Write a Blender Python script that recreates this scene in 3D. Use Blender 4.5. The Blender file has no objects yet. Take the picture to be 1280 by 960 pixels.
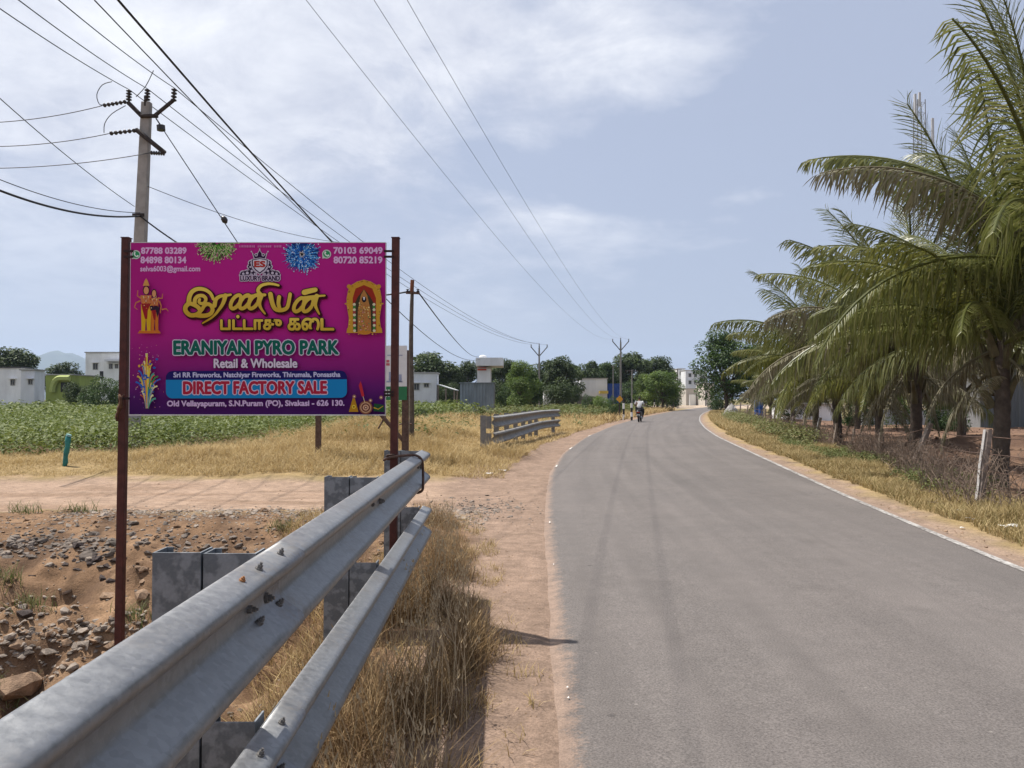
import bpy, bmesh, math, random
import numpy as np
from mathutils import Vector, Matrix

R = math.radians
PI = math.pi
rng = np.random.default_rng(7)
random.seed(7)
sc = bpy.context.scene
COL = sc.collection

# ------------------------------------------------------------------ camera
CAM_H = 1.5
FPX = 960.0
PITCH = math.atan(19 / 960)
cam = bpy.data.cameras.new('camera')
cam.sensor_width = 36; cam.lens = 27.0; cam.clip_start = 0.02; cam.clip_end = 20000
camo = bpy.data.objects.new('camera', cam); COL.objects.link(camo)
camo.location = (0, 0, CAM_H); camo.rotation_euler = (PI / 2 + PITCH, 0, 0)
sc.camera = camo

# ------------------------------------------------------------------ light and sky
SUN_EL = R(62); SUN_AZ = R(-59)           # azimuth clockwise from +Y
sun = bpy.data.lights.new('sun', 'SUN'); sun.energy = 5.0; sun.angle = R(0.55); sun.color = (1.0, .955, .89)
suno = bpy.data.objects.new('sun', sun); COL.objects.link(suno)
to_sun = Vector((math.sin(SUN_AZ) * math.cos(SUN_EL), math.cos(SUN_AZ) * math.cos(SUN_EL), math.sin(SUN_EL)))
suno.rotation_euler = to_sun.to_track_quat('Z', 'Y').to_euler()
suno.location = (-20, 10, 60)

world = bpy.data.worlds.new('World'); sc.world = world; world.use_nodes = True
wn = world.node_tree.nodes; wl = world.node_tree.links
bg = wn['Background']; bg.inputs[1].default_value = 0.072
sky = wn.new('ShaderNodeTexSky'); sky.sky_type = 'NISHITA'; sky.sun_disc = False
sky.sun_elevation = SUN_EL; sky.sun_rotation = SUN_AZ
sky.air_density = 1.0; sky.dust_density = 3.0; sky.ozone_density = 2.2; sky.altitude = 60
def wnode(t, **kw):
    n = wn.new(t)
    for k, v in kw.items(): setattr(n, k, v)
    return n
def wmath(op, a, b=None, c=None, clamp=False):
    n = wn.new('ShaderNodeMath'); n.operation = op; n.use_clamp = clamp
    for i, v in enumerate((a, b, c)):
        if v is None: continue
        if isinstance(v, (int, float)): n.inputs[i].default_value = v
        else: wl.new(v, n.inputs[i])
    return n.outputs[0]
tc = wnode('ShaderNodeTexCoord'); sep = wnode('ShaderNodeSeparateXYZ'); wl.new(tc.outputs['Generated'], sep.inputs[0])
zz = wmath('ADD', wmath('MAXIMUM', sep.outputs[2], 0.0), 0.16)
cx = wmath('DIVIDE', sep.outputs[0], zz); cy = wmath('DIVIDE', sep.outputs[1], zz)
cmb = wnode('ShaderNodeCombineXYZ'); wl.new(cx, cmb.inputs[0]); wl.new(cy, cmb.inputs[1]); cmb.inputs[2].default_value = 3.7
def wnoise(scale, detail, rough, dist, src):
    n = wnode('ShaderNodeTexNoise'); n.inputs['Scale'].default_value = scale; n.inputs['Detail'].default_value = detail
    n.inputs['Roughness'].default_value = rough; n.inputs['Distortion'].default_value = dist
    wl.new(src, n.inputs['Vector']); return n.outputs['Fac']
n1 = wnoise(1.15, 9, .58, .25, cmb.outputs[0])
n2 = wnoise(3.3, 9, .66, .35, cmb.outputs[0])
n3 = wnoise(.55, 3, .5, .1, cmb.outputs[0])
# the cloud bank fills the left half of the sky, the right half is clear haze
side = wmath('MULTIPLY_ADD', cx, -0.66, 0.17)
bank = wmath('ADD', side, wmath('MULTIPLY_ADD', n3, .9, -.45))
bank = wmath('MINIMUM', wmath('MAXIMUM', bank, -.7), .42)
dens = wmath('ADD', wmath('MULTIPLY_ADD', n1, 1.7, -.72), wmath('MULTIPLY', bank, .8))
dens = wmath('ADD', dens, wmath('MULTIPLY_ADD', n2, .45, -.22))
dens = wmath('MULTIPLY_ADD', dens, 2.7, -.12, clamp=True)
fade = wmath('MULTIPLY_ADD', sep.outputs[2], 4.6, -.28, clamp=True)     # clouds melt into the haze low down
dens = wmath('MULTIPLY', wmath('MULTIPLY', dens, fade), .9)
mixh = wnode('ShaderNodeMix', data_type='RGBA')                         # thin high haze over the clear sky
mixh.inputs['Factor'].default_value = .72
wl.new(sky.outputs[0], mixh.inputs['A']); mixh.inputs['B'].default_value = (5.0, 5.5, 7.0, 1)
shade = wmath('ADD', wmath('MULTIPLY_ADD', n2, 2.2, -.95), wmath('MULTIPLY_ADD', n1, 1.6, -.5), clamp=True)
ccol = wnode('ShaderNodeMix', data_type='RGBA'); wl.new(shade, ccol.inputs['Factor'])
ccol.inputs['A'].default_value = (5.7, 6.0, 7.1, 1); ccol.inputs['B'].default_value = (9.9, 10.0, 10.4, 1)
mixc = wnode('ShaderNodeMix', data_type='RGBA'); wl.new(dens, mixc.inputs['Factor'])
wl.new(mixh.outputs['Result'], mixc.inputs['A']); wl.new(ccol.outputs['Result'], mixc.inputs['B'])
wl.new(mixc.outputs['Result'], bg.inputs[0])

sc.view_settings.view_transform = 'Standard'; sc.view_settings.look = 'None'
sc.view_settings.gamma = 1; sc.view_settings.exposure = 0.56; sc.view_settings.use_curve_mapping = False
sc.render.engine = 'CYCLES'
sc.cycles.use_denoising = True
sc.cycles.max_bounces = 6; sc.cycles.transparent_max_bounces = 6
sc.cycles.volume_bounces = 0

# ------------------------------------------------------------------ helpers
def ray(px, py):
    c, s = math.cos(PITCH), math.sin(PITCH)
    a, b = (px - 640) / FPX, -(py - 480) / FPX
    return Vector((a, c - s * b, s + c * b))
def P(px, py, d):                     # the point seen at a pixel, d metres ahead
    r = ray(px, py); t = d / r.y
    return Vector((r.x * t, d, CAM_H + r.z * t))
def PX(px, d): return (px - 640) / FPX * d
def PZ(py, d): return P(640, py, d).z

MATS = {}
def mat(name, col, rough=.8, metal=0., var=.15, scale=8., bump=0., bscale=40., col2=None, trans=0., attr=None, spec=.3, detail=5, stretch=None):
    if name in MATS: return MATS[name]
    m = bpy.data.materials.new(name); m.use_nodes = True; MATS[name] = m
    N = m.node_tree.nodes; L = m.node_tree.links
    b = N['Principled BSDF']; b.inputs['Roughness'].default_value = rough; b.inputs['Metallic'].default_value = metal
    b.inputs['Specular IOR Level'].default_value = spec
    t = N.new('ShaderNodeTexCoord'); src = t.outputs['Object']
    if stretch:
        mp = N.new('ShaderNodeMapping'); mp.inputs['Scale'].default_value = stretch; L.new(src, mp.inputs[0]); src = mp.outputs[0]
    n = N.new('ShaderNodeTexNoise'); n.inputs['Scale'].default_value = scale; n.inputs['Detail'].default_value = detail; n.inputs['Roughness'].default_value = .62
    L.new(src, n.inputs['Vector'])
    mr = N.new('ShaderNodeMapRange'); mr.inputs[1].default_value = .3; mr.inputs[2].default_value = .7; L.new(n.outputs['Fac'], mr.inputs[0])
    mx = N.new('ShaderNodeMix'); mx.data_type = 'RGBA'; L.new(mr.outputs[0], mx.inputs['Factor'])
    if col2 is None:
        mx.inputs['A'].default_value = tuple(c * (1 - var) for c in col) + (1,)
        mx.inputs['B'].default_value = tuple(min(1, c * (1 + var)) for c in col) + (1,)
    else:
        mx.inputs['A'].default_value = tuple(col) + (1,); mx.inputs['B'].default_value = tuple(col2) + (1,)
    out = mx.outputs['Result']
    if attr:                                         # per-piece colour choice stored on the mesh
        a = N.new('ShaderNodeAttribute'); a.attribute_name = 'rnd'
        cr = N.new('ShaderNodeValToRGB'); L.new(a.outputs['Fac'], cr.inputs[0])
        while len(cr.color_ramp.elements) < len(attr): cr.color_ramp.elements.new(.5)
        for i, cc in enumerate(attr):
            cr.color_ramp.elements[i].position = i / (len(attr) - 1); cr.color_ramp.elements[i].color = tuple(cc) + (1,)
        mm = N.new('ShaderNodeMix'); mm.data_type = 'RGBA'; mm.blend_type = 'MULTIPLY'; mm.inputs['Factor'].default_value = 1
        L.new(cr.outputs[0], mm.inputs['A']); L.new(out, mm.inputs['B']); out = mm.outputs['Result']
    L.new(out, b.inputs['Base Color'])
    if bump:
        n2 = N.new('ShaderNodeTexNoise'); n2.inputs['Scale'].default_value = bscale; n2.inputs['Detail'].default_value = 6; L.new(src, n2.inputs['Vector'])
        bp = N.new('ShaderNodeBump'); bp.inputs['Strength'].default_value = bump; bp.inputs['Distance'].default_value = .02
        L.new(n2.outputs['Fac'], bp.inputs['Height']); L.new(bp.outputs[0], b.inputs['Normal'])
    if trans:
        tr = N.new('ShaderNodeBsdfTranslucent'); L.new(out, tr.inputs[0])
        ms = N.new('ShaderNodeMixShader'); ms.inputs[0].default_value = trans
        L.new(b.outputs[0], ms.inputs[1]); L.new(tr.outputs[0], ms.inputs[2]); L.new(ms.outputs[0], N['Material Output'].inputs[0])
    return m

def npmesh(name, V, F, rnd=None, smooth=False, col=None):
    V = np.asarray(V, np.float32); F = np.asarray(F, np.int32)
    me = bpy.data.meshes.new(name); k = F.shape[1]
    me.vertices.add(len(V)); me.vertices.foreach_set('co', V.ravel())
    me.loops.add(F.size); me.loops.foreach_set('vertex_index', F.ravel())
    me.polygons.add(len(F)); me.polygons.foreach_set('loop_start', np.arange(0, F.size, k, dtype=np.int32))
    me.polygons.foreach_set('use_smooth', np.full(len(F), smooth))
    if rnd is not None:
        a = me.attributes.new('rnd', 'FLOAT', 'POINT'); a.data.foreach_set('value', np.asarray(rnd, np.float32))
    if col is not None:
        a = me.color_attributes.new('col', 'FLOAT_COLOR', 'POINT'); a.data.foreach_set('color', np.asarray(col, np.float32).ravel())
    me.update(calc_edges=True); me.validate()
    return me

def link(name, me, material, parent=None, loc=None):
    o = bpy.data.objects.new(name, me); COL.objects.link(o)
    if material is not None and me is not None and not me.materials: me.materials.append(material)
    if parent is not None: o.parent = parent
    if loc is not None: o.location = loc
    return o
def tag(o, label=None, cat=None, group=None, kind=None):
    if label: o['label'] = label
    if cat: o['category'] = cat
    if group: o['group'] = group
    if kind: o['kind'] = kind
    return o
def thing(name, loc, label, cat, group=None, rz=0.):
    o = bpy.data.objects.new(name, None); COL.objects.link(o); o.location = loc; o.rotation_euler.z = rz
    o.empty_display_size = .2
    return tag(o, label, cat, group)
def copy_tree(o, parent=None):
    c = o.copy(); COL.objects.link(c); c.parent = parent
    for ch in list(o.children): copy_tree(ch, c)
    return c

class MB:
    """collects shapes for one mesh; coordinates are relative to `off` (the thing's base)"""
    def __init__(s, off=(0, 0, 0)): s.v = []; s.f = []; s.off = Vector(off); s.smooth = False
    def add(s, vs, fs):
        n = len(s.v); s.v += [tuple(Vector(v) - s.off) for v in vs]; s.f += [tuple(i + n for i in f) for f in fs]; return s
    def box(s, a, b, M=None):
        x0, y0, z0 = a; x1, y1, z1 = b
        vs = [Vector(p) for p in ((x0,y0,z0),(x1,y0,z0),(x1,y1,z0),(x0,y1,z0),(x0,y0,z1),(x1,y0,z1),(x1,y1,z1),(x0,y1,z1))]
        if M is not None: vs = [M @ v for v in vs]
        return s.add(vs, [(0,3,2,1),(4,5,6,7),(0,1,5,4),(1,2,6,5),(2,3,7,6),(3,0,4,7)])
    def cbox(s, c, size, M=None):
        c = Vector(c); h = Vector(size) / 2
        return s.box(c - h, c + h, M)
    def tube(s, pts, rad, n=8, cap=True):
        pts = [Vector(p) for p in pts]; m = len(pts)
        rad = [rad] * m if isinstance(rad, (int, float)) else list(rad)
        vs = []; fs = []; ref = None
        for i, p in enumerate(pts):
            t = (pts[min(i + 1, m - 1)] - pts[max(i - 1, 0)])
            t = t.normalized() if t.length > 1e-9 else Vector((0, 0, 1))
            if ref is None: ref = Vector((0, 0, 1)) if abs(t.z) < .9 else Vector((1, 0, 0))
            u = ref - t * ref.dot(t)
            if u.length < 1e-4: u = Vector((1, 0, 0)) - t * t.x
            u.normalize(); w = t.cross(u); ref = u
            for k in range(n):
                a = 2 * PI * k / n; vs.append(p + (u * math.cos(a) + w * math.sin(a)) * rad[i])
        for i in range(m - 1):
            for k in range(n):
                k2 = (k + 1) % n; fs.append((i*n+k, i*n+k2, (i+1)*n+k2, (i+1)*n+k))
        if cap: fs.append(tuple(range(n))[::-1]); fs.append(tuple((m-1)*n + k for k in range(n)))
        return s.add(vs, fs)
    def lathe(s, base, prof, n=16):
        base = Vector(base); vs = []; fs = []
        for (r, z) in prof:
            for k in range(n):
                a = 2 * PI * k / n; vs.append(base + Vector((r * math.cos(a), r * math.sin(a), z)))
        for i in range(len(prof) - 1):
            for k in range(n):
                k2 = (k + 1) % n; fs.append((i*n+k, i*n+k2, (i+1)*n+k2, (i+1)*n+k))
        fs.append(tuple(range(n))[::-1]); fs.append(tuple((len(prof)-1)*n + k for k in range(n)))
        return s.add(vs, fs)
    def mesh(s, name):
        me = bpy.data.meshes.new(name); me.from_pydata(s.v, [], s.f)
        if s.smooth: me.polygons.foreach_set('use_smooth', [True] * len(me.polygons))
        me.update(); return me
    def build(s, name, material, parent=None, smooth=False, bevel=0.):
        s.smooth = smooth
        o = link(name, s.mesh(name), material, parent)
        if parent is None: o.location = s.off
        if bevel:
            b = o.modifiers.new('bevel', 'BEVEL'); b.width = bevel; b.segments = 2; b.limit_method = 'ANGLE'
        return o

def sstep(a, b, x):
    t = np.clip((np.asarray(x, float) - a) / (b - a), 0, 1); return t * t * (3 - 2 * t)
def vnoise(x, y, seed=0):
    x = np.asarray(x, float); y = np.asarray(y, float)
    xi = np.floor(x).astype(np.int64); yi = np.floor(y).astype(np.int64); fx = x - xi; fy = y - yi
    def h(a, b):
        n = (a * 374761393 + b * 668265263 + seed * 974634777) & 0x7fffffff
        n = ((n ^ (n >> 13)) * 1274126177) & 0x7fffffff
        return ((n ^ (n >> 16)) & 0xffff) / 65535.
    u = fx * fx * (3 - 2 * fx); v = fy * fy * (3 - 2 * fy)
    return (h(xi, yi) * (1 - u) + h(xi + 1, yi) * u) * (1 - v) + (h(xi, yi + 1) * (1 - u) + h(xi + 1, yi + 1) * u) * v
def fbm(x, y, seed=0, o=4):
    r = 0; a = .5; t = 0
    for i in range(o):
        r = r + a * vnoise(np.asarray(x) * 2**i, np.asarray(y) * 2**i, seed + i); t += a; a *= .5
    return r / t

# ------------------------------------------------------------------ road edges (metres ahead -> metres right)
LD = np.array([-12, -4, 3.1, 10.2, 15.8, 21.8, 31.3, 45, 62.6, 90, 120, 160, 210.])
LX = np.array([-.35, -.08, .12, .34, .68, 1.36, 2.95, 5.9, 10.4, 18.2, 27.5, 42, 63.])
RD = np.array([-12, -4, 3, 7, 11.9, 19.5, 30.6, 40, 53, 68, 85, 105, 131, 160, 210.])
RX = np.array([3.5, 3.9, 4.28, 4.66, 5.33, 6.55, 8.35, 10.2, 13.1, 16.8, 21.4, 27.3, 35.5, 46, 67.])
def smooth_interp(d, D, X):
    def f(q): return np.interp(q, D, X)
    d = np.asarray(d, float); s = np.clip(np.abs(d) * .06 + 1.2, 1.2, 9)
    return sum(f(d + s * k) * w for k, w in ((-1, .1), (-.5, .2), (0, .4), (.5, .2), (1, .1)))
def Lx(d): return smooth_interp(d, LD, LX)
def Rx(d): return smooth_interp(d, RD, RX)

# ------------------------------------------------------------------ terrain
def gz(x, y):
    x = np.asarray(x, float); y = np.asarray(y, float)
    near = 1 - sstep(60, 140, np.hypot(x, y))
    z = (fbm(x * .9, y * .9, 3) - .5) * .10 * near
    l = Lx(np.clip(y, -12, 210)); r = Rx(np.clip(y, -12, 210))
    # ditch behind the near guardrail, its far bank rising to the dirt track
    wob = (fbm(x * .5, y * .5 + 5, 11) - .5) * 1.6
    fx = sstep(-.98, -2.1, x + (fbm(y * .8, x * .3, 9) - .5) * .25)
    fy = 1 - sstep(4.9 + wob * .6, 9.3 + wob, y)
    ditch = fx * fy
    rough = (fbm(x * 1.6, y * 1.6, 21) - .5) * .6 + (fbm(x * 5, y * 5, 22) - .5) * .34
    z = z - 1.05 * ditch + rough * np.clip(ditch * (1.25 - ditch) * 2.4, 0, 1)
    # gritty heaps along the top of the bank
    z = z + .10 * np.exp(-((y - 9.4 - wob * .5) / .7) ** 2) * sstep(-.9, -1.6, x) * fbm(x * 1.3, y, 5) * 1.6
    # track
    tr = sstep(9.9, 10.9, y) * (1 - sstep(13.6, 14.6, y)) * sstep(1.0, -.5, x - l)
    z = z * (1 - .75 * tr) - .03 * tr
    # straw mound beyond the track
    z = z + .72 * np.exp(-(((x + 3.6) / 3.2) ** 2 + ((y - 22.5) / 4.5) ** 2)) + .22 * np.exp(-(((x + 8) / 4) ** 2 + ((y - 17.5) / 2.2) ** 2))
    # palm grove on the right, lower and ploughed
    off = x - r
    pl = sstep(2.0, 3.6, off) * (1 - sstep(70, 90, y)) * sstep(-6, 0, y)
    z = z + pl * (-.16 + .10 * np.sin(y * 2.3 + .2 * x + 2 * fbm(x * .4, y * .4, 31)) * (1 - sstep(18, 40, off)) + (fbm(x * 2.5, y * 2.5, 33) - .5) * .22)
    z = z + .35 * np.exp(-((y - 24 - .3 * (x - 10)) / 1.1) ** 2) * sstep(4.5, 6.0, off) * (.6 + .8 * fbm(x, y, 40))
    # level and tuck under the road
    a = np.maximum(l - x, x - r)                     # distance outside the road
    sh = 1 - sstep(.1, .8, a)
    z = z * (1 - sh) + (-.002 + (fbm(x * 3.5, y * 2.2, 44) - .5) * .012 - .02 * sstep(0, .16, x - l)) * sh * (x < (l + r) / 2) + (-.012) * sh * (x >= (l + r) / 2)
    z = np.where((x > l + .20) & (x < r + .05), -.05 + 0 * z, z)
    return z
def gz1(x, y): return float(gz(np.array([x]), np.array([y]))[0])
def G(px, py):                        # where the ray through a pixel meets the terrain
    r = ray(px, py); t = np.concatenate([np.linspace(.8, 30, 420), np.linspace(30, 240, 200)])
    X = r.x * t; Y = r.y * t; Z = CAM_H + r.z * t
    h = gz(X, Y); k = np.argmax(Z < h)
    if Z[k] >= h[k]: k = len(t) - 1
    return Vector((X[k], Y[k], float(h[k])))

def axis(dense0, dense1, step, far0, far1, grow=1.09):
    a = list(np.arange(dense0, dense1 + 1e-6, step)); s = step; v = a[-1]
    while v < far1: s = min(s * grow, 400); v += s; a.append(v)
    s = step; v = dense0; pre = []
    while v > far0: s = min(s * grow, 400); v -= s; pre.append(v)
    return np.array(pre[::-1] + a)
gx = axis(-7.5, 1.2, .065, -6000, 6000, 1.05); gy = axis(1.0, 12, .07, -200, 7000, 1.03)
XX, YY = np.meshgrid(gx, gy); ZZ = gz(XX, YY)
nx, ny = len(gx), len(gy)
idx = np.arange(nx * ny).reshape(ny, nx)
Fg = np.stack([idx[:-1, :-1], idx[:-1, 1:], idx[1:, 1:], idx[1:, :-1]], -1).reshape(-1, 4)
# what the ground is made of, stored per vertex
def lerp(c, col, m): return c * (1 - m[..., None]) + np.array(col) * m[..., None]
lE = Lx(np.clip(YY, -12, 210)); rE = Rx(np.clip(YY, -12, 210)); outR = XX - rE; outL = lE - XX
nz1 = fbm(XX * .35, YY * .35, 51); nz2 = fbm(XX * 1.7, YY * 1.7, 52); nz3 = fbm(XX * 5, YY * 5, 53)
C = np.zeros(XX.shape + (3,)) + np.array((.20, .155, .075))                      # far land, dry pasture
C = lerp(C, (.07, .085, .03), sstep(.45, .6, nz1) * sstep(60, 120, YY) * .7)
C = lerp(C, (.26, .185, .09), sstep(14, 15, YY) * (1 - sstep(90, 140, YY)) * sstep(-12, -9, XX - 0 * XX + 0) * sstep(0, .3, outL))  # straw ground
C = lerp(C, (.26, .185, .09), sstep(14, 15, YY) * (1 - sstep(20, 22, YY)) * sstep(0, .3, outL))
field = sstep(19.8, 21, YY + (nz2 - .5)) * (1 - sstep(100, 106, YY)) * (1 - sstep(-9.5, -8, XX - np.clip((YY - 50) * .22, 0, 30) + (nz2 - .5) * 2))
C = lerp(C, (.13, .09, .05), field)
soil = (1 - sstep(9.4, 10.2, YY + (nz2 - .5) * 1.2)) * sstep(0, .2, outL)
C = lerp(C, (.185, .113, .066), soil)
C = lerp(C, (.10, .062, .04), soil * sstep(.5, .62, nz2) * .7)
C = lerp(C, (.27, .175, .105), soil * sstep(.56, .7, nz3) * .5)
track = sstep(9.7, 10.6, YY + (nz2 - .5) * 1.4) * (1 - sstep(13.9, 14.7, YY + (nz2 - .5) * 1.0)) * sstep(-.2, .3, outL)
C = lerp(C, (.295, .208, .150), track)
C = lerp(C, (.225, .15, .102), track * sstep(.5, .65, fbm(XX * .3, YY * 2.2, 60)) * .7)
shl = (1 - sstep(.55, .95, outL + (nz2 - .5) * .5 - np.clip((YY - 9) * .25, 0, 1.0))) * (outL > -.3) * (1 - sstep(80, 120, YY))
C = lerp(C, (.235, .165, .122), shl)
shr = (1 - sstep(.2, .5, outR + (nz2 - .5) * .5)) * (outR > -.3)
C = lerp(C, (.25, .18, .132), shr)
C = lerp(C, (.31, .225, .11), sstep(.25, .5, outR + (nz2 - .5) * .5) * (1 - sstep(1.8, 3.0, outR)) * (1 - sstep(80, 130, YY)))
grove = sstep(2.0, 3.0, outR + (nz2 - .5)) * (1 - sstep(60, 75, YY)) * (1 - sstep(40, 60, outR))
C = lerp(C, (.15, .092, .064), grove)
C = lerp(C, (.24, .15, .095), grove * sstep(.52, .66, nz2) * .6)
yard = sstep(115, 130, YY) * (1 - sstep(175, 200, YY)) * sstep(14, 20, XX) * (1 - sstep(40, 50, outL))
C = lerp(C, (.42, .33, .26), yard * .8)
C *= (.72 + .56 * nz3)[..., None]
gcol = np.concatenate([C.reshape(-1, 3), np.ones((nx * ny, 1))], 1)
gme = npmesh('ground', np.stack([XX, YY, ZZ], -1).reshape(-1, 3), Fg, smooth=True, col=gcol)
gm = bpy.data.materials.new('ground'); gm.use_nodes = True
N = gm.node_tree.nodes; L = gm.node_tree.links; b = N['Principled BSDF']; b.inputs['Roughness'].default_value = .95; b.inputs['Specular IOR Level'].default_value = .1
at = N.new('ShaderNodeAttribute'); at.attribute_name = 'col'
ge = N.new('ShaderNodeNewGeometry')
def gnoise(s, d, r=.65):
    n = N.new('ShaderNodeTexNoise'); n.inputs['Scale'].default_value = s; n.inputs['Detail'].default_value = d; n.inputs['Roughness'].default_value = r
    L.new(ge.outputs['Position'], n.inputs['Vector']); return n.outputs['Fac']
def gmap(f, a, bb, c, d):
    m = N.new('ShaderNodeMapRange'); m.inputs[1].default_value = a; m.inputs[2].default_value = bb; m.inputs[3].default_value = c; m.inputs[4].default_value = d
    L.new(f, m.inputs[0]); return m.outputs[0]
fa = gnoise(9, 8); fb = gnoise(60, 6)
m1 = N.new('ShaderNodeMix'); m1.data_type = 'RGBA'; m1.blend_type = 'MULTIPLY'; m1.inputs['Factor'].default_value = 1
L.new(at.outputs['Color'], m1.inputs['A']); L.new(gmap(fa, .3, .7, .76, 1.24), m1.inputs['B'])
m2 = N.new('ShaderNodeMix'); m2.data_type = 'RGBA'; m2.blend_type = 'MULTIPLY'; m2.inputs['Factor'].default_value = 1
L.new(m1.outputs['Result'], m2.inputs['A']); L.new(gmap(fb, .3, .7, .72, 1.28), m2.inputs['B'])
L.new(m2.outputs['Result'], b.inputs['Base Color'])
bp = N.new('ShaderNodeBump'); bp.inputs['Strength'].default_value = .6; bp.inputs['Distance'].default_value = .03
ad = N.new('ShaderNodeMath'); L.new(fa, ad.inputs[0]); L.new(fb, ad.inputs[1]); L.new(ad.outputs[0], bp.inputs['Height']); L.new(bp.outputs[0], b.inputs['Normal'])
ground = tag(link('ground', gme, gm), 'dry earth ground with dirt track, ditch and ploughed grove soil', kind='structure')

# ------------------------------------------------------------------ road
rd = axis(0, 24, .25, -11.5, 205, 1.03); NU = 24
us = np.linspace(0, 1, NU + 1)
RXX = Lx(rd)[:, None] * (1 - us) + Rx(rd)[:, None] * us
wid = (Rx(rd) - Lx(rd))[:, None]
RYY = np.repeat(rd[:, None], NU + 1, 1)
ejit = (fbm(rd * 1.3, rd * 0, 71) - .5) * .10
RXX[:, 0] -= .05 - ejit; RXX[:, -1] += .05
RZZ = .035 * (1 - (2 * us - 1) ** 2)[None, :] + 0 * RXX
RZZ[:, 0] = -.03; RZZ[:, -1] = -.03
seg = np.concatenate([[0], np.cumsum(np.hypot(np.diff(RXX[:, 12]), np.diff(rd)))])
ri = np.arange(RXX.size).reshape(RXX.shape)
rF = np.stack([ri[:-1, :-1], ri[:-1, 1:], ri[1:, 1:], ri[1:, :-1]], -1).reshape(-1, 4)
ucol = np.stack([np.broadcast_to(us * wid, RXX.shape), np.broadcast_to(seg[:, None], RXX.shape), np.broadcast_to((1 - us) * wid, RXX.shape), np.ones(RXX.shape)], -1).reshape(-1, 4)
rme = npmesh('road', np.stack([RXX, RYY, RZZ], -1).reshape(-1, 3), rF, smooth=True, col=ucol)
am = bpy.data.materials.new('asphalt'); am.use_nodes = True
N = am.node_tree.nodes; L = am.node_tree.links; b = N['Principled BSDF']; b.inputs['Roughness'].default_value = .85; b.inputs['Specular IOR Level'].default_value = .25
at = N.new('ShaderNodeAttribute'); at.attribute_name = 'col'
sp = N.new('ShaderNodeSeparateXYZ'); L.new(at.outputs['Vector'], sp.inputs[0])
ge = N.new('ShaderNodeNewGeometry')
def amath(op, a, bb=None, c=None, clamp=False):
    n = N.new('ShaderNodeMath'); n.operation = op; n.use_clamp = clamp
    for i, v in enumerate((a, bb, c)):
        if v is None: continue
        if isinstance(v, (int, float)): n.inputs[i].default_value = v
        else: L.new(v, n.inputs[i])
    return n.outputs[0]
def amix(f, a, bb, mode='MIX'):
    m = N.new('ShaderNodeMix'); m.data_type = 'RGBA'; m.blend_type = mode
    for s, v in (('Factor', f), ('A', a), ('B', bb)):
        if isinstance(v, (int, float)): m.inputs[s].default_value = v
        elif isinstance(v, tuple): m.inputs[s].default_value = v + (1,)
        else: L.new(v, m.inputs[s])
    return m.outputs['Result']
fine = gnoise(95, 4, .7); mid = gnoise(7, 6); big = gnoise(.55, 4)
cb = N.new('ShaderNodeCombineXYZ')                      # long streaks that follow the road
L.new(amath('MULTIPLY', sp.outputs[0], 3.2), cb.inputs[0]); L.new(amath('MULTIPLY', sp.outputs[1], .10), cb.inputs[1])
st = N.new('ShaderNodeTexNoise'); st.inputs['Scale'].default_value = 1.0; st.inputs['Detail'].default_value = 4; L.new(cb.outputs[0], st.inputs['Vector'])
colr = amix(gmap(big, .3, .7, 0, 1), (.108, .096, .089), (.130, .114, .105))
colr = amix(1., colr, gmap(st.outputs['Fac'], .3, .7, .90, 1.10), 'MULTIPLY')
colr = amix(1., colr, gmap(mid, .3, .7, .93, 1.07), 'MULTIPLY')
colr = amix(1., colr, gmap(fine, .25, .75, .45, 1.6), 'MULTIPLY')
# rubber marks: wandering dark bands along the wheel paths
wob = N.new('ShaderNodeTexNoise'); wob.inputs['Scale'].default_value = .09; wob.inputs['Detail'].default_value = 2; L.new(ge.outputs['Position'], wob.inputs['Vector'])
for (c0, wdt, amp, k) in ((1.02, .05, 1.2, .03), (1.62, .04, 1.9, .05), (1.86, .03, 2.3, .05), (2.45, .22, 1.1, .09), (3.9, .25, .8, .08), (2.9, .03, 3.2, .12)):
    ctr = amath('ADD', amath('MULTIPLY_ADD', wob.outputs['Fac'], amp, c0 - amp * .5), 0.)
    dd = amath('ABSOLUTE', amath('SUBTRACT', sp.outputs[0], ctr))
    band = amath('MULTIPLY', amath('MULTIPLY_ADD', dd, -1 / wdt, 1., clamp=True), amath('MULTIPLY', gmap(mid, .35, .6, .2, 1), k))
    colr = amix(band, colr, (.035, .032, .031))
vo = N.new('ShaderNodeTexVoronoi'); vo.inputs['Scale'].default_value = 1.6; L.new(ge.outputs['Position'], vo.inputs['Vector'])
spot = gmap(amath('ADD', vo.outputs['Distance'], amath('MULTIPLY', fine, .05)), .05, .075, .55, 0)
colr = amix(spot, colr, (.045, .04, .038))
vo2 = N.new('ShaderNodeTexVoronoi'); vo2.inputs['Scale'].default_value = 4.3; L.new(ge.outputs['Position'], vo2.inputs['Vector'])
colr = amix(gmap(vo2.outputs['Distance'], .03, .045, .5, 0), colr, (.26, .235, .21))
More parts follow.
